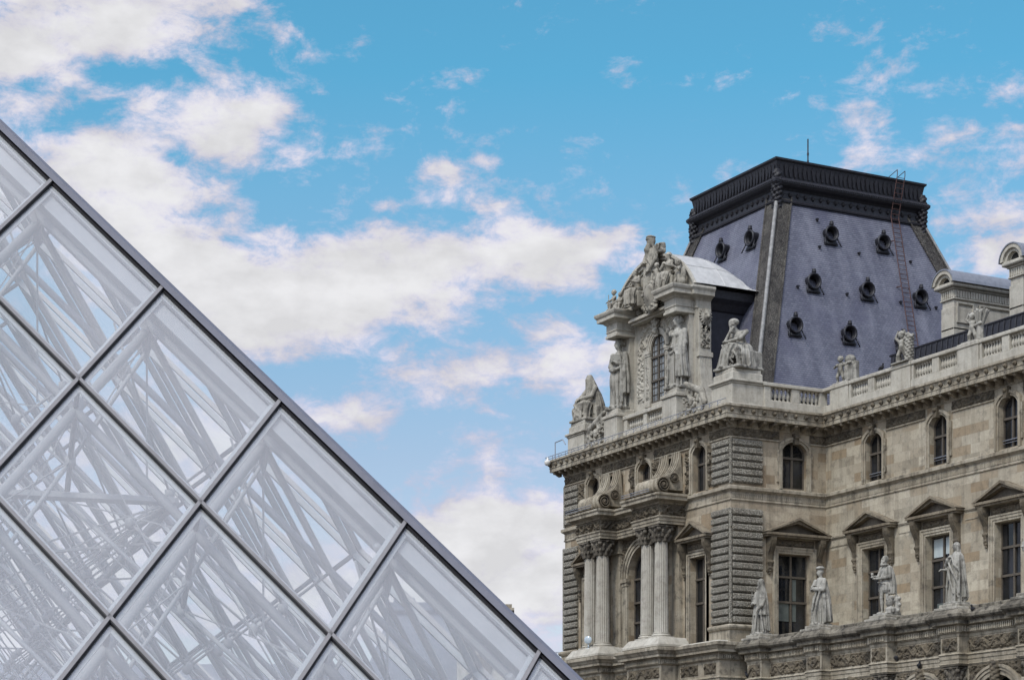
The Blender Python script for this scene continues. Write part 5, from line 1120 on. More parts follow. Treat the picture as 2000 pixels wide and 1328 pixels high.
# ------------------------------------------------------------------ sculpture on the pavilion
statue(mk_caryatid(0), (DX-3.05, .22, 26.32), 'draped standing woman carrying a tablet against her shoulder, beside the arched dormer window', name='caryatid', group='draped women flanking the dormer window', rot=R(20))
statue(mk_caryatid(1), (DX+3.05, .22, 26.32), 'draped standing woman with one arm across her waist, beside the lion-headed pilaster', name='caryatid', group='draped women flanking the dormer window', rot=R(20))
statue(mk_thinker(), (-1.0, 1.25, 26.55), 'seated bare-backed figure resting his chin on his hand, on the corner pedestal', rot=R(12))
statue(mk_veiled(), (PX0+1.0, 1.2, 26.55), 'seated veiled figure on the pedestal above the hanging dome camera', m=M_STATUE2, rot=R(5))
statue(mk_patriarch(), (-7.95, .22, 31.95), 'tall bearded figure in a cap crowning the dormer sculpture', m=M_STATUE2)
statue(mk_globe(), (-7.65, .02, 31.85), 'large egg-shaped cartouche at the feet of the crowning bearded figure', m=M_STATUE2, name='cartouche', cat='sculpture')
statue(mk_seated(-1), (-9.75, .35, 31.85), 'seated woman between the paired children and the egg-shaped cartouche', m=M_STATUE2, rot=R(-10))
statue(mk_seated(1, 'curly', True), (-6.65, .40, 32.0), 'seated curly-haired woman with a child at her knees beside the egg-shaped cartouche', m=M_STATUE2, rot=R(10))
statue(mk_putti_pair(), (DX-3.0, .1, 31.79), 'two small children seated on the dormer end block above the tablet-bearing woman', m=M_STATUE2, name='statue')
statue(mk_putto_single(), (-5.35, .28, 31.79), 'naked child standing against the curved pediment, above the lion pilaster', m=M_STATUE2)
S = Sculpt((-2.2, -.4, -.3), (2.2, .4, 1.6), .045, 1.0)
for j in range(170):
    u = RNG.uniform(-2.1, 2.1); z = RNG.uniform(-.2, 1.5-abs(u)*.45); S.ell((u, RNG.uniform(-.15, .15), z), (RNG.uniform(.08, .17), .15, RNG.uniform(.08, .17)), .03)
V, Q = S.mesh(); mesh_obj('tympanum_carving', V, Q, M_STATUE2, True, dor, (-7.9, .62, 31.6))

# ------------------------------------------------------------------ the wing
NB = 7; BAY = 5.07; WX = [4.10+BAY*i for i in range(NB)]; PXK = [1.53+BAY*i for i in range(NB)]; WEND = 1.53+BAY*(NB-.5)+BAY/2
wing = empty('palace_wing', (18, 10, 0), 'long stone palace wing with pedimented windows, balustrade and statue terrace, joining the pavilion', 'building')
ops = [(c-.67, c+.67, 20.52, 22.55, 22.97, .36) for c in WX]+[(c-.9, c+.9, 12.4, 17.13, 17.13, .42) for c in WX]
wm = wall_mesh(WING, 0, WEND, 11.0, 24.4, ops); wm.add([(WEND, DW, 0), (WEND, 20, 0), (WEND, 20, 24.4), (WEND, DW, 24.4)], [(0,1,2,3)]); wm.add([(0, DW, 24.44), (WEND, DW, 24.44), (WEND, 20, 24.44), (0, 20, 24.44)], [(0,1,2,3)])
wm.build('wall', M_WALL, wing)
for i, c in enumerate(WX):
    window(WING, c-.67, c+.67, 20.52, 22.55, 22.97, .34, wing, trans=(21.95,)); so_ = surround_arch(WING, c-.67, c+.67, 20.47, 22.55, 22.97, wing)
    k = MB(); WING.box(k, c-.62, c+.62, -.22, -.16, 20.92, 20.96); WING.box(k, c-.62, c+.62, -.20, -.17, 20.80, 20.82); k.build('guard_bar', M_RAIL, so_)
    pedimented_window(WING, c, 1.82, wing, 12.4, pane=None, seed=200+i, blinds=([(.06, .45, .78, .97, M_BLIND), (.56, .94, .80, .97, M_BLIND), (.2, .45, .10, .30, M_CURT)] if i == 1 else [(.06, .30, .04, .22, M_CURT)] if i == 0 else [(.06, .22, .5, .97, M_DARK)] if i == 2 else None))
WSEG = [3]
k = MB(); k.sweep(PATH[:-1]+[(WEND, DW)], STRING, WSEG); flutes(k, WING, .25, WEND, .02, 19.84, 20.06); k.build('string_course', M_TRIM, wing)
e0 = .0
for c in WX+[None]:
    a = e0; b = (c-2.0) if c else WEND; k = MB()
    if b > a+.1: WING.box(k, a, b, 0, .08, 18.02, 18.10); WING.box(k, a, b, 0, .05, 17.97, 18.02); k.build('moulding_band', M_TRIM, wing)
    k = MB()
    if b > a+.1: WING.box(k, a, b, 0, .03, 17.55, 17.60); k.build('fillet', M_TRIM, wing)
    e0 = (c+2.0) if c else 0
wc = MB().sweep(PATH[:-1]+[(WEND, DW)], CORNICE, WSEG).build('cornice', M_TRIM, wing)
mu = np.arange(.75, WEND, .66)
for u in mu[:48]: modillion(wc, WING, u)
for u in np.arange(.95, WEND, .66)[:48]: lion_mask(wc, WING, u)
frieze(WING, 0, WEND, [(c-1.0, c+1.0) for c in WX], wc, 300)
# balustrade with blocks over the piers and posts over the windows
k = MB(); k.bbox(.0, WEND, DW-.24, DW+.22, 24.45, 25.0, .02); k.bbox(-.1, WEND, DW-.28, DW+.26, 25.745, 25.93, .03)
for x in PXK: k.bbox(x-.72, x+.72, DW-.30, DW+.28, 24.46, 25.76, .02); k.bbox(x-.76, x+.76, DW-.35, DW+.32, 25.72, 25.945, .03); k.bbox(x-.9, x-.75, DW-.22, DW+.20, 25.0, 25.74, .01); k.bbox(x+.75, x+.9, DW-.22, DW+.20, 25.0, 25.74, .01)
for x in WX: k.bbox(x-.26, x+.26, DW-.22, DW+.20, 25.0, 25.74, .02)
wb = k.build('balustrade', M_PALE, wing); nb_ = 0
for i in range(NB):
    for a, b in ((PXK[i]+.9, WX[i]-.26), (WX[i]+.26, PXK[i]+BAY-.9)):
        for j in range(7):
            if nb_ < 98: baluster(wb, a+(b-a)*(j+.5)/7, DW-.01, 25.01); nb_ += 1
# roof behind, with a dark lead upstand, and chimney walls
k = MB(); k.add([(3.3, 7.6, 26.2), (WEND, 7.6, 26.2), (WEND, 7.72, 27.2), (3.3, 7.72, 27.2)], [(0,1,2,3)]); k.add([(3.3, 7.72, 27.2), (WEND, 7.72, 27.2), (WEND, 14, 27.9), (3.3, 14, 27.9)], [(0,1,2,3)]); k.add([(3.3, 7.6, 24.4), (3.3, 7.6, 26.2), (3.3, 7.72, 27.2), (3.3, 14, 27.9), (3.3, 14, 24.4)], [(0,1,2,3,4)]); k.box(3.2, WEND, 7.05, 7.6, 24.4, 26.25)
k.tube((3.2, 7.72, 27.22), (WEND, 7.72, 27.22), .06, n=6)
for u in np.arange(3.6, WEND, .42): k.tube((u, 7.58, 26.25), (u, 7.69, 27.15), .03, n=5)
k.build('roof', M_DLEAD, wing)
k = MB(); k.box(3.4, WEND, 6.9, 7.55, 26.15, 26.26)
for u in np.arange(3.6, WEND, 1.0): k.tube((u, 7.2, 26.2), (u+.3, 7.2, 26.4), .06, n=6)
k.build('zinc_ledge', M_LEAD, wing)
def chimney(x, parent, zt=31.05, y0=9.0, L=7.2, w=.98):
    k = MB(); k.bbox(x, x+w, y0, y0+L, 24, 29.2, .02); k.bbox(x+.05, x+w-.05, y0+.05, y0+L, 29.2, 29.55, .0); k.bbox(x, x+w, y0, y0+L, 28.05, 28.12, .0)
    k.bbox(x-.05, x+w+.05, y0-.05, y0+L+.05, 29.55, 29.63, .02); k.bbox(x, x+w, y0, y0+L, 29.63, 30.05, .0); k.bbox(x-.10, x+w+.10, y0-.10, y0+L+.1, 30.05, 30.15, .03); k.bbox(x-.28, x+w+.28, y0-.28, y0+L+.28, 30.15, 30.36, .05)
    A = arc_top(x-.32, x+w+.32, 30.36, zt, 14); f = lambda p, q, t: (p, t, q)
    k.prism(A, f, y0-.02, y0+L+.2)
    G = Face('y', y0); band(k, G, arc_top(x-.14, x+w+.14, 30.37, zt-.20, 14), A, -.0, .32); band(k, G, arc_top(x+.06, x+w-.06, 30.37, zt-.36, 14), arc_top(x-.14, x+w+.14, 30.37, zt-.20, 14), 0, .20)
    flutes(k, G, x, x+w, 0, 29.66, 30.0, .15, .07, .05); H_ = Face('x', x+w); flutes(k, H_, y0, y0+L, 0, 29.66, 30.0, .17, .08, .06)
    for a, b in ((.25, 1.2), (1.7, 3.9), (4.4, 5.4), (5.7, 6.9)):
        band(k, H_, [(y0+a, 28.45), (y0+a, 29.35), (y0+b, 29.35), (y0+b, 28.45), (y0+a, 28.45)], [(y0+a-.07, 28.38), (y0+a-.07, 29.42), (y0+b+.07, 29.42), (y0+b+.07, 28.38), (y0+a-.07, 28.38)], 0, .07)
    o = k.build('chimney', M_PALE, parent)
    c = MB(); B = arc_top(x-.40, x+w+.40, 30.34, zt+.05, 14); n = len(B); P = [(u, y0-.36, z) for u, z in B]+[(u, y0+L+.35, z) for u, z in B]; Bi = arc_top(x-.33, x+w+.33, 30.34, zt-.01, 14); P += [(u, y0-.36, z) for u, z in Bi]
    c.add(P, [(i, i+1, n+i+1, n+i) for i in range(n-1)]+[(i, 2*n+i, 2*n+i+1, i+1) for i in range(n-1)]); c.build('cap', M_RAIL, o)
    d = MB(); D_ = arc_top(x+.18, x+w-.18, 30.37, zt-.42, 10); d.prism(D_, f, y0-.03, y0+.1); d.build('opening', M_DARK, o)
chimney(5.72, wing); chimney(10.85, wing, 31.15); chimney(21.0, wing)

# arcaded portico carrying the terrace and the line of statues
PY, PP = .95, .42; path = [(-.35, PY)]
for x in PXK: path += [(x-.62, PY), (x-.62, PP), (x+.62, PP), (x+.62, PY)]
path.append((WEND, PY))
WL = [(-.4, 12.58), (.02, 12.56), (.10, 12.52), (.10, 12.40), (.30, 12.36), (.46, 12.18), (.52, 12.14), (.52, 12.02), (.46, 11.95), (.38, 11.90), (.34, 11.86), (.34, 11.72), (.12, 11.68), (.10, 11.36), (.04, 11.32), (.02, 11.2), (.0, 11.18), (.0, 10.48), (.06, 10.46), (.10, 10.40), (.05, 10.36), (.05, 10.2), (.02, 10.18), (.02, 10.02), (.06, 9.99), (0, 9.9)]
MB().sweep(path, list(reversed(WL[:12]))).build('terrace_ledge', M_LEDGE, wing)
pt = MB().sweep(path, list(reversed(WL[11:])))
for (a, b) in zip(path[:-1], path[1:]):
    if a[1] == b[1]: flutes(pt, Face('y', a[1]), a[0]+.03, b[0]-.03, .10, 11.40, 11.64, .125, .07, .09)
    elif b[1] < a[1]: flutes(pt, Face('x', a[0]), b[1], a[1], .0, 11.40, 11.64, .125, .07, .09)
    else: flutes(pt, Face('x', a[0]), a[1], b[1], .10, 11.40, 11.64, .125, .07, .09)
port = pt.build('portico_entablature', M_TRIM, wing)
k = MB(); k.add([(0, PY+.3, 12.575), (WEND, PY+.3, 12.575), (WEND, DW, 12.40), (0, DW, 12.40)], [(0,1,2,3)]); k.build('terrace', M_PALE, wing)
PF = Face('y', PY)
pops = [(c-1.55, c+1.55, 0, 7.85, 9.38, .8) for c in WX]
pm = wall_mesh(PF, 0, WEND, 0, 10.2, pops); pm.build('arcade', M_TRIM, wing)
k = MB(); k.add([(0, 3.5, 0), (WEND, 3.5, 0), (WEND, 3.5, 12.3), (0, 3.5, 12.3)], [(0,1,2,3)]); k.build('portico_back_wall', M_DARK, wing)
for i, c in enumerate(WX):
    k = MB()
    for a, b, n in ((0, .2, .08), (.2, .34, .13), (.34, .46, .18)): band(k, PF, arc_top(c-1.55-a, c+1.55+a, 7.85, 9.38+a, 16), arc_top(c-1.55-b, c+1.55+b, 7.85, 9.38+b, 16), 0, n)
    ar = k.build('archivolt', M_TRIM, wing)
    if i < 5:
        relief(PF, c-1.85, c+1.85, 8.7, 9.9, .12, 42, 400+i, .05, .012, fn=lambda u, z: ((u-c)**2+(z-7.85)**2 > 2.0**2)*1.0).build('spandrel_carving', M_CARVED, ar)
        S = Sculpt((-.4, -.4, -.75), (.4, .3, .6), .035, 1.0)
        for j in range(34): t = j*2.4; S.ell((math.cos(t)*.14, -.12+math.sin(t)*.1, -.6+1.1*j/34), (.13, .14, .10), .02)
        V, Q = S.mesh(); mesh_obj('keystone', V, Q, M_CARVED, True, ar, (c, PY-.05, 9.45))
        relief(PF, PXK[i]+.68, PXK[i]+BAY-.68, 10.53, 11.14, .11, 44, 420+i, .045, .012).build('carved_frieze', M_CARVED, port)
        relief(Face('y', PP), PXK[i]-.5, PXK[i]+.5, 10.53, 11.14, .10, 44, 440+i, .045, .012).build('carved_frieze', M_CARVED, port)
relief(PF, .05, .85, 10.53, 11.14, .11, 44, 419, .045, .012).build('carved_frieze', M_CARVED, port)
c0 = None
for i, x in enumerate(PXK):
    k = MB(); k.bbox(x-.46, x+.46, PP+.02, PY+.2, 0, 9.1, .03); k.build('pier', M_TRIM, wing)
    if c0 is None: c0 = mesh_obj('capital', CAPV[0]*np.array((.98, .8, .95)), CAPV[1], M_DIRTY, True, wing, (x, PP+.45, 9.06))
    else: link('capital', c0.data, wing, (x, PP+.45, 9.06))
    k = MB(); k.bbox(x-.62, x+.62, .30, 1.45, 12.5, 12.66, .03); k.bbox(x-.78, x+.78, .12, 1.5, 12.36, 12.5, .03); k.build('statue_base', M_STATUE2, wing)
SG = 'stone figures standing along the terrace'
for i, (fn, lab) in enumerate(((mk_monk, 'hooded robed figure with a staff, standing nearest the rusticated corner'), (mk_beret, 'robed figure in a broad flat hat with folded arms, beside the corner French window'),
        (mk_soldier, 'bearded man in doublet and puffed breeches with armour piled behind his leg'), (mk_cloak, 'bare-headed figure with bobbed hair wrapped in a long cloak'),
        (mk_scholar, 'robed bearded figure with a book, past the cloaked figure with bobbed hair'))):
    statue(fn(), (PXK[i]-.06+(.28 if i == 4 else 0), .85, 12.655), lab, group=SG, slim=.9)
for fn, i, dy, lab in ((mk_putto_barrel, 0, .2, 'child beside a wicker-bound urn, on the balustrade nearest the slate roof'), (mk_putti_grapes, 1, -.05, 'child beside a column of grapes, on the balustrade in front of the lead-edged roof'), (mk_sheaf, 2, .2, 'child with a wheat sheaf, on the balustrade in front of the chimney')):
    statue(fn(), (PXK[i]+.05, DW+dy, 25.945), lab, group='sculpted children on the balustrade')

# ------------------------------------------------------------------ the glass pyramid
def c2w(X, Y, Z): v = CAM + X*RT + Y*FW; return np.array((v[0], v[1], Z))
YAW, HB, HP, N_ = .298, 17.71, 21.64*1.043, 18
ca, sa = math.cos(YAW), math.sin(YAW); AX, AY = -18.476, 29.125
def gcorner(a, b): return c2w(AX+HB*(ca*a-sa*b), AY+HB*(sa*a+ca*b), 0.0)
AP = c2w(AX, AY, HP)
E_R, E_L, E_B, E_BL = [(gcorner(*q)-AP)/N_ for q in ((1, -1), (-1, -1), (1, 1), (-1, 1))]
APX = AP + .23*E_R; E_L = E_L*.928
pyr = empty('glass_pyramid', tuple(c2w(AX, AY, 0)), 'large glass pyramid with grey mullions and a white steel truss inside', 'pyramid')
def glass_mat():
    m = bpy.data.materials.new('pyramid_glass'); m.use_nodes = True; nt = m.node_tree; nt.nodes.clear(); n = NT(nt)
    out = n.n('ShaderNodeOutputMaterial'); tr = n.n('ShaderNodeBsdfTransparent'); gl = n.n('ShaderNodeBsdfGlossy'); df = n.n('ShaderNodeBsdfDiffuse')
    tr.inputs[0].default_value = (.94, .955, .95, 1); gl.inputs['Color'].default_value = (.95, .97, 1, 1); gl.inputs['Roughness'].default_value = .12; df.inputs[0].default_value = (.80, .80, .80, 1)
    lw = n.n('ShaderNodeLayerWeight'); lw.inputs[0].default_value = .25
    f = n.rng(lw.outputs['Facing'], 0, 1, GL_R0, GL_R1)
    a = n.n('ShaderNodeMixShader'); n.L.new(f, a.inputs[0]); n.L.new(tr.outputs[0], a.inputs[1]); n.L.new(gl.outputs[0], a.inputs[2])
    b = n.n('ShaderNodeMixShader'); b.inputs[0].default_value = GL_VEIL; n.L.new(a.outputs[0], b.inputs[1]); n.L.new(df.outputs[0], b.inputs[2]); n.L.new(b.outputs[0], out.inputs[0])
    return m
GL_R0, GL_R1, GL_VEIL = .10, .20, .17  # last value: white diffuse share standing in for the veil of reflected sky
M_GLASS = glass_mat()
M_MULL = plain('grey_mullion', (.22, .21, .21), .45, .1, .15, 5); M_CAPB = plain('blue_grey_cap', (.15, .152, .185), .6, 0, .1, 5); M_GASK = plain('black_gasket', (.012, .011, .014), .6, 0, .2, 5); M_FLANGE = plain('pale_frame', (.30, .315, .325), .4, 0, .1, 5)
def bar(mb, a, b, w, t, nrm, off=0.0):
    """flat bar from a to b, width w in the face, thickness t along nrm, centred off along nrm"""
    a = np.array(a)+nrm*off; b = np.array(b)+nrm*off; d = (b-a)/np.linalg.norm(b-a); s_ = np.cross(d, nrm)
    P = [a+s_*i*w/2+nrm*j*t/2 for i, j in ((-1,-1),(1,-1),(1,1),(-1,1))]+[b+s_*i*w/2+nrm*j*t/2 for i, j in ((-1,-1),(1,-1),(1,1),(-1,1))]
    mb.add(P, [(0,1,2,3), (7,6,5,4), (0,4,5,1), (1,5,6,2), (2,6,7,3), (3,7,4,0)])
CEN = c2w(AX, AY, 6.0)
restg, restm, restt = MB(), MB(), MB()
def on_screen(p, m=250):
    v = p-CAM; z = v@FW
    if z < 1: return False
    x = 1000+4190*(v@RT)/z; y = 1661-4190*v[2]/z
    return -m < x < 2000+m and -m < y < 1328+m
def face(e1, e2, near, show):
    nrm = np.cross(e1, e2); nrm /= np.linalg.norm(nrm)
    if nrm@(APX+e1*6+e2*6-CEN) < 0: nrm = -nrm
    P = lambda i, j: APX+i*e1+j*e2
    zmax = APX[2]
    def lim(i, e_other, e_self):   # how far a line started at i*e_self runs along e_other before the ground
        return (zmax+i*e_self[2])/(-e_other[2])
    n1 = int(zmax/-e1[2]); n2 = int(zmax/-e2[2])
    # panes
    for i in range(n1+1):
        for j in range(n2+1):
            q = [P(i, j), P(i+1, j), P(i+1, j+1), P(i, j+1)]
            if q[0][2] <= .05: continue
            if min(p[2] for p in q) < 0:
                poly = []
                for k_ in range(4):
                    a, b = q[k_], q[(k_+1) % 4]
                    if a[2] >= 0: poly.append(a)
                    if (a[2] >= 0) != (b[2] >= 0): poly.append(a+(b-a)*(a[2]/(a[2]-b[2])))
            else: poly = q
            if len(poly) < 3: continue
            mb = MB(); mb.add(poly, [tuple(range(len(poly)))])
            if show and sum(on_screen(p, 60) for p in poly) >= 2: mb.build('glass_pane', M_GLASS, pyr)
            else: restg.add(mb.v, mb.f)
    lines = [(P(i, 0), e2, min(lim(i, e2, e1), 40), i) for i in range(1, n1+1)]+[(P(0, j), e1, min(lim(j, e1, e2), 40), j) for j in range(1, n2+1)]
    for a, e, L, idx in lines:
        if L < .4: continue
        b = a+e*L; mb = MB(); bar(mb, a, b, .036, .05, nrm, .02)
        fl = MB(); s_ = np.cross(e/np.linalg.norm(e), nrm)
        if show:
            for sg in (-1, 1): bar(fl, a+s_*sg*.050, b+s_*sg*.050, .045, .012, nrm, -.02)
        bar(fl, a, b, .05, .06, nrm, -.055)
        if near:
            o = mb.build('mullion', M_MULL, pyr); fl.build('flange', M_FLANGE, o)
            if show: j_ = MB(); sd = s_ if s_[2] < 0 else -s_; bar(j_, a+sd*.023, b+sd*.023, .010, .03, nrm, .012); j_.build('joint_seal', M_GASK, o)
        else: restm.add(mb.v, mb.f); restm.add(fl.v, fl.f)
        # bowstring truss behind the line: top chord, struts, curved lower chord, tie rods
        t = MB(); ns = int(L); dep = lambda s: .25+1.15*math.sin(math.pi*min(1, max(0, s/L)))*min(1, L/9)
        OFF = .36; t.tube(a-nrm*OFF, b-nrm*OFF, (.048 if show else .040) if near else .035, n=8); low = []; rl, rs = (.024, .028) if show else (.013, .016)
        for s in range(0, ns+1):
            n0 = a+e*s; lo_ = n0-nrm*(OFF+dep(s)); low.append(lo_)
            if 0 < s: t.tube(n0-nrm*OFF, lo_, rs, n=6); t.tube(n0-nrm*.02, n0-nrm*OFF, .026, n=6); t.lathe([(.01, -.07), (.055, -.04), (.055, .04), (.01, .07)], lo_, 8)
        r = MB()
        for s in range(len(low)-1):
            t.tube(low[s], low[s+1], rl, n=6)
            if show: r.tube(a+e*s-nrm*OFF, low[s+1], .009, n=4, cap=False); r.tube(a+e*(s+1)-nrm*OFF, low[s], .009, n=4, cap=False)
        if near: o = t.build('truss', M_STEEL, pyr, True); r.build('tie_rod', M_STEEL, o) if r.v else None
        else: restt.add(t.v, t.f)
    return nrm
nA = face(E_R, E_L, True, True); nB = face(E_R, E_B, True, False); nC = face(E_L, E_BL, False, False); nD = face(E_B, E_BL, False, False)
restg.build('glass_pane', M_GLASS, pyr)['kind'] = 'stuff'; restm.build('mullion', M_MULL, pyr)['kind'] = 'stuff'; restt.build('truss', M_STEEL, pyr, True)['kind'] = 'stuff'
# arris caps: grey cover strip, black gasket, pale frame and a heavy tube behind
for e, n1, n2, L in ((E_R, nA, nB, APX[2]/-E_R[2]), (E_L, nA, nC, APX[2]/-E_L[2]), (E_B, nB, nD, APX[2]/-E_B[2]), (E_BL, nC, nD, APX[2]/-E_BL[2])):
    a, b = APX, APX+e*L; d = e/np.linalg.norm(e); nm = (n1+n2)/np.linalg.norm(n1+n2); c = MB(); g = MB(); f = MB()
    c.prism([(-.06, -.02), (.06, -.02), (.05, .035), (-.05, .035)], lambda p, q, t: tuple(a+d*t*np.linalg.norm(b-a)+np.cross(d, nm)*p+nm*(q+.045)), 0.0, 1.0)
    for nn in (n1, n2):
        w = np.cross(d, nn); w = w if w@(CEN-(a+b)/2) > 0 else -w
        bar(g, a+w*.030, b+w*.030, .034, .04, nn, -.0); bar(f, a+w*.075, b+w*.075, .05, .03, nn, -.018); bar(f, a+w*.19, b+w*.19, .17, .03, nn, -.07); bar(f, a+w*.23, b+w*.23, .03, .10, nn, -.13)
    f.tube(a-nm*.34, b-nm*.34, .07, n=12)
    o = c.build('arris_cap', M_CAPB, pyr); g.build('gasket', M_GASK, o); f.build('edge_beam', M_STEEL, o)
# forked hangers below each arris node
k = MB()
for i in range(2, 18):
    for e in (E_R,):
        p_ = APX+e*i-(nA+nB)*.18; k.tube(p_, p_-np.array((0, 0, .34)), .055, .045, 8); k.tube(p_-np.array((0, 0, .34)), p_-np.array((0, 0, .46)), .045, .014, 8); k.tube(p_-np.array((0, 0, .4)), p_-np.array((0, 0, 2.0)), .011, n=5)
k.build('hanger', M_STEEL, pyr)
# stays crossing the inside at a few levels, tied to ring nodes
k = MB()
for lv in (5.0, 8.5, 12.0):
    s = (APX[2]-lv)/-E_R[2]; cs = [APX+E_R*s, APX+E_B*s, APX+E_BL*s, APX+E_L*s*(E_R[2]/E_L[2])]
    for i in range(4):
        a, b = cs[i], cs[(i+1) % 4]; k.tube(a+(CEN-a)*.12, b+(CEN-b)*.12, .05, n=6)
        for tt in np.linspace(.1, .9, 7): q_ = a+(b-a)*tt; m_ = q_+(c2w(AX, AY, lv)-q_)*.22; k.tube(q_+(CEN-q_)*.05, m_, .018, n=4); k.tube(m_, a+(CEN-a)*.12, .012, n=4)
k.build('stay', M_STEEL, pyr)

# ------------------------------------------------------------------ ground, far palace, small things
k = MB(); k.add([(-2500, -2500, 0), (2500, -2500, 0), (2500, 2500, 0), (-2500, 2500, 0)], [(0,1,2,3)]); tag(k.build('plaza', M_PAVE), None, None, kind='structure')
def fbox(mb, u0, u1, d0, d1, z0, z1):
    v = [c2w(u, d, z) for z in (z0, z1) for u, d in ((u0, d0), (u1, d0), (u1, d1), (u0, d1))]
    return mb.add(v, [(0,3,2,1), (4,5,6,7), (0,1,5,4), (1,2,6,5), (2,3,7,6), (3,0,4,7)])
def ffrust(mb, u0, u1, d0, d1, z0, z1, iu, idp):
    v = [c2w(u, d, z0) for u, d in ((u0, d0), (u1, d0), (u1, d1), (u0, d1))]+[c2w(u, d, z1) for u, d in ((u0+iu, d0+idp), (u1-iu, d0+idp), (u1-iu, d1-idp), (u0+iu, d1-idp))]
    return mb.add(v, [(4,5,6,7), (0,1,5,4), (1,2,6,5), (2,3,7,6), (3,0,4,7)])
M_FSLATE = plain('far_slate', (.11, .125, .16), .6, 0, .2, .4)
far = empty('distant_pavilion', tuple(c2w(-14, 330, 0)), 'far pavilion with steep slate roof glimpsed through the glass pyramid', 'building')
k = MB(); fbox(k, -24, -4.5, 325, 345, 0, 25); fbox(k, -24.6, -3.9, 324.4, 345.6, 25, 26.2); k.build('wall', M_WALLP, far)
k = MB(); ffrust(k, -23.4, -5.1, 325.5, 344, 26, 38.2, 4.6, 4.6); k.build('roof', M_FSLATE, far)
k = MB(); fbox(k, -19, -9.5, 329.8, 340, 38.2, 39.9); fbox(k, -19.4, -9.1, 329.4, 340.4, 38.6, 39.0); fbox(k, -18.2, -15, 330, 336, 39.9, 40.6); k.build('cresting', M_FSLATE, far)
k = MB(); fbox(k, -8.3, -.6, 322.5, 330, 25, 33.0); fbox(k, -8.7, -.2, 322, 330, 33.0, 33.8); ffrust(k, -8.0, -.9, 322.6, 330, 33.8, 36.6, 1.6, .1); k.build('dormer', M_PALE, far)
k = MB(); k.lathe([(.9, 0), (1.5, .05), (1.5, .3), (.9, .35)], (0, 0, 0), 20, 'y'); o_ = k.build('oval_window', M_DIRTY, far); o_.location = c2w(-4.4, 322.2, 29.4); o_.rotation_euler = (0, 0, TH); o_.scale = (1, 1, 1.4); o_.matrix_parent_inverse = Matrix.Translation(-Vector(far.location))
fw2 = empty('distant_wing', tuple(c2w(10, 335, 0)), 'far palace wing with dark roof, railing and chimney behind the pavilion', 'building')
k = MB(); fbox(k, -4.4, 60, 331, 345, 0, 24); fbox(k, -4.4, 60, 330.4, 345, 24, 25); k.build('wall', M_WALLP, fw2)
k = MB(); ffrust(k, -3.8, 60, 331.5, 345, 25, 31.6, .5, 3.2); k.build('roof', M_DLEAD, fw2)
k = MB()
for u in np.arange(-3, 58, 1.0): k.tube(c2w(u, 335, 31.5), c2w(u, 335, 32.7), .05, n=4)
k.tube(c2w(-3, 335, 32.7), c2w(58, 335, 32.7), .06, n=4); k.tube(c2w(-3, 335, 32.15), c2w(58, 335, 32.15), .05, n=4); k.build('railing', M_RAIL, fw2)
k = MB(); fbox(k, -2.5, -.3, 336, 340, 28, 38.8); fbox(k, -2.8, .05, 335.7, 340.3, 38.8, 39.3); fbox(k, -3.1, .35, 335.4, 340.6, 39.3, 39.7); fbox(k, -2.7, .0, 335.8, 340.2, 39.7, 40.3); k.build('chimney', M_TRIM, fw2)
far3 = empty('distant_range', tuple(c2w(-60, 340, 0)), 'far palace range with slate roof behind the left half of the glass pyramid', 'building')
k = MB(); fbox(k, -110, -24.2, 333, 348, 0, 24); fbox(k, -110, -24.2, 332.4, 348, 24, 25); k.build('wall', M_WALLP, far3)
k = MB(); ffrust(k, -109, -24.5, 333.5, 348, 25, 31, 1, 3.2); k.build('roof', M_FSLATE, far3)

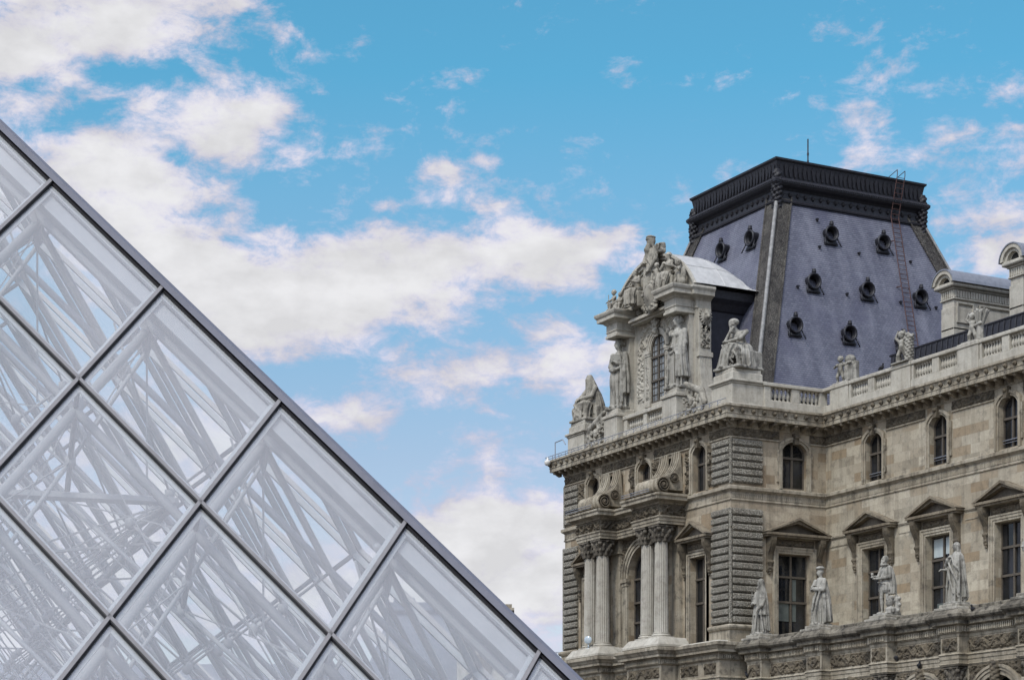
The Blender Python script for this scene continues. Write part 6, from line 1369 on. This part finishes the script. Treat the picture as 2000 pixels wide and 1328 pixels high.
def bird(): 
    S = Sculpt((-.12, -.24, -.02), (.12, .26, .32), .012, 1.0); S.ell((0, .02, .13), (.075, .13, .085), .02); S.cap((0, -.08, .17), (0, -.11, .24), .05, .035, .03); S.ell((0, -.13, .26), (.036, .042, .036), .01); S.cap((0, -.17, .255), (0, -.20, .25), .012, .008, .01); S.cap((0, .12, .12), (0, .23, .09), .045, .03, .02)
    for e in (-1, 1): S.cap((e*.03, 0, .06), (e*.03, -.01, 0), .012); S.cap((e*.06, -.04, .15), (e*.05, .16, .12), .035, .02, .01)
    return S
BD = [((18.1, .60, 12.15), 20, 'dark pigeon on the terrace cornice to the right of the cloaked statue'), ((21.0, .58, 12.15), -40, 'dark pigeon on the terrace cornice below the bearded statue with a book'),
      ((14.14, .80, 9.99), 60, 'dark pigeon perched above an arch crown of the arcade'), ((12.4, .90, 10.485), 100, 'dark pigeon at the foot of the carved frieze of the arcade'),
      ((.95, .42, 10.48), 10, 'dark pigeon on the corner pier below the hooded statue'), ((4.9, 5.85, 25.93), 80, 'dark bird perched on the balustrade rail between two sculpted children')]
b0 = None
for i, (p_, a, lab) in enumerate(BD):
    if b0 is None: V, Q = bird().mesh(); o = b0 = mesh_obj('pigeon', V, Q, M_BIRD, True, None, p_)
    else: o = link('pigeon', b0.data, None, p_)
    o.rotation_euler = (0, 0, R(a)); o.scale = (1.25,)*3; tag(o, lab, 'bird', 'pigeons on the ledges')
k = MB(); k.lathe([(.02, -.30), (.10, -.28), (.17, -.2), (.19, -.08), (.16, -.0), (.08, .02), (.03, .2)], (0, 0, 0), 18)
sc_ = k.build('security_camera', plain('white_housing', (.62, .60, .56), .4, 0, .1, 5), None, True, (-17.6, -.95, 24.42)); tag(sc_, 'white dome camera hanging from the far left end of the cornice', 'camera')
k = MB(); k.lathe([(.02, -.03), (.20, -.02), (.22, 0), (.20, .03), (.02, .03)], (0, 0, 0), 24, 'y'); k.tube((0, .05, -.22), (0, .05, -.48), .03, n=6); k.box(-.12, .12, -.02, .12, -.50, -.46)
k.v = [tuple(p) for p in k.v]; dl = k.build('floodlight', plain('pale_lamp_glass', (.40, .46, .50), .15, 0, .15, 5, .6), None, True, (-11.75, -1.62, 13.45)); dl.rotation_euler = (0, 0, R(45)); tag(dl, 'round pale floodlight between the left pair of columns', 'lamp')
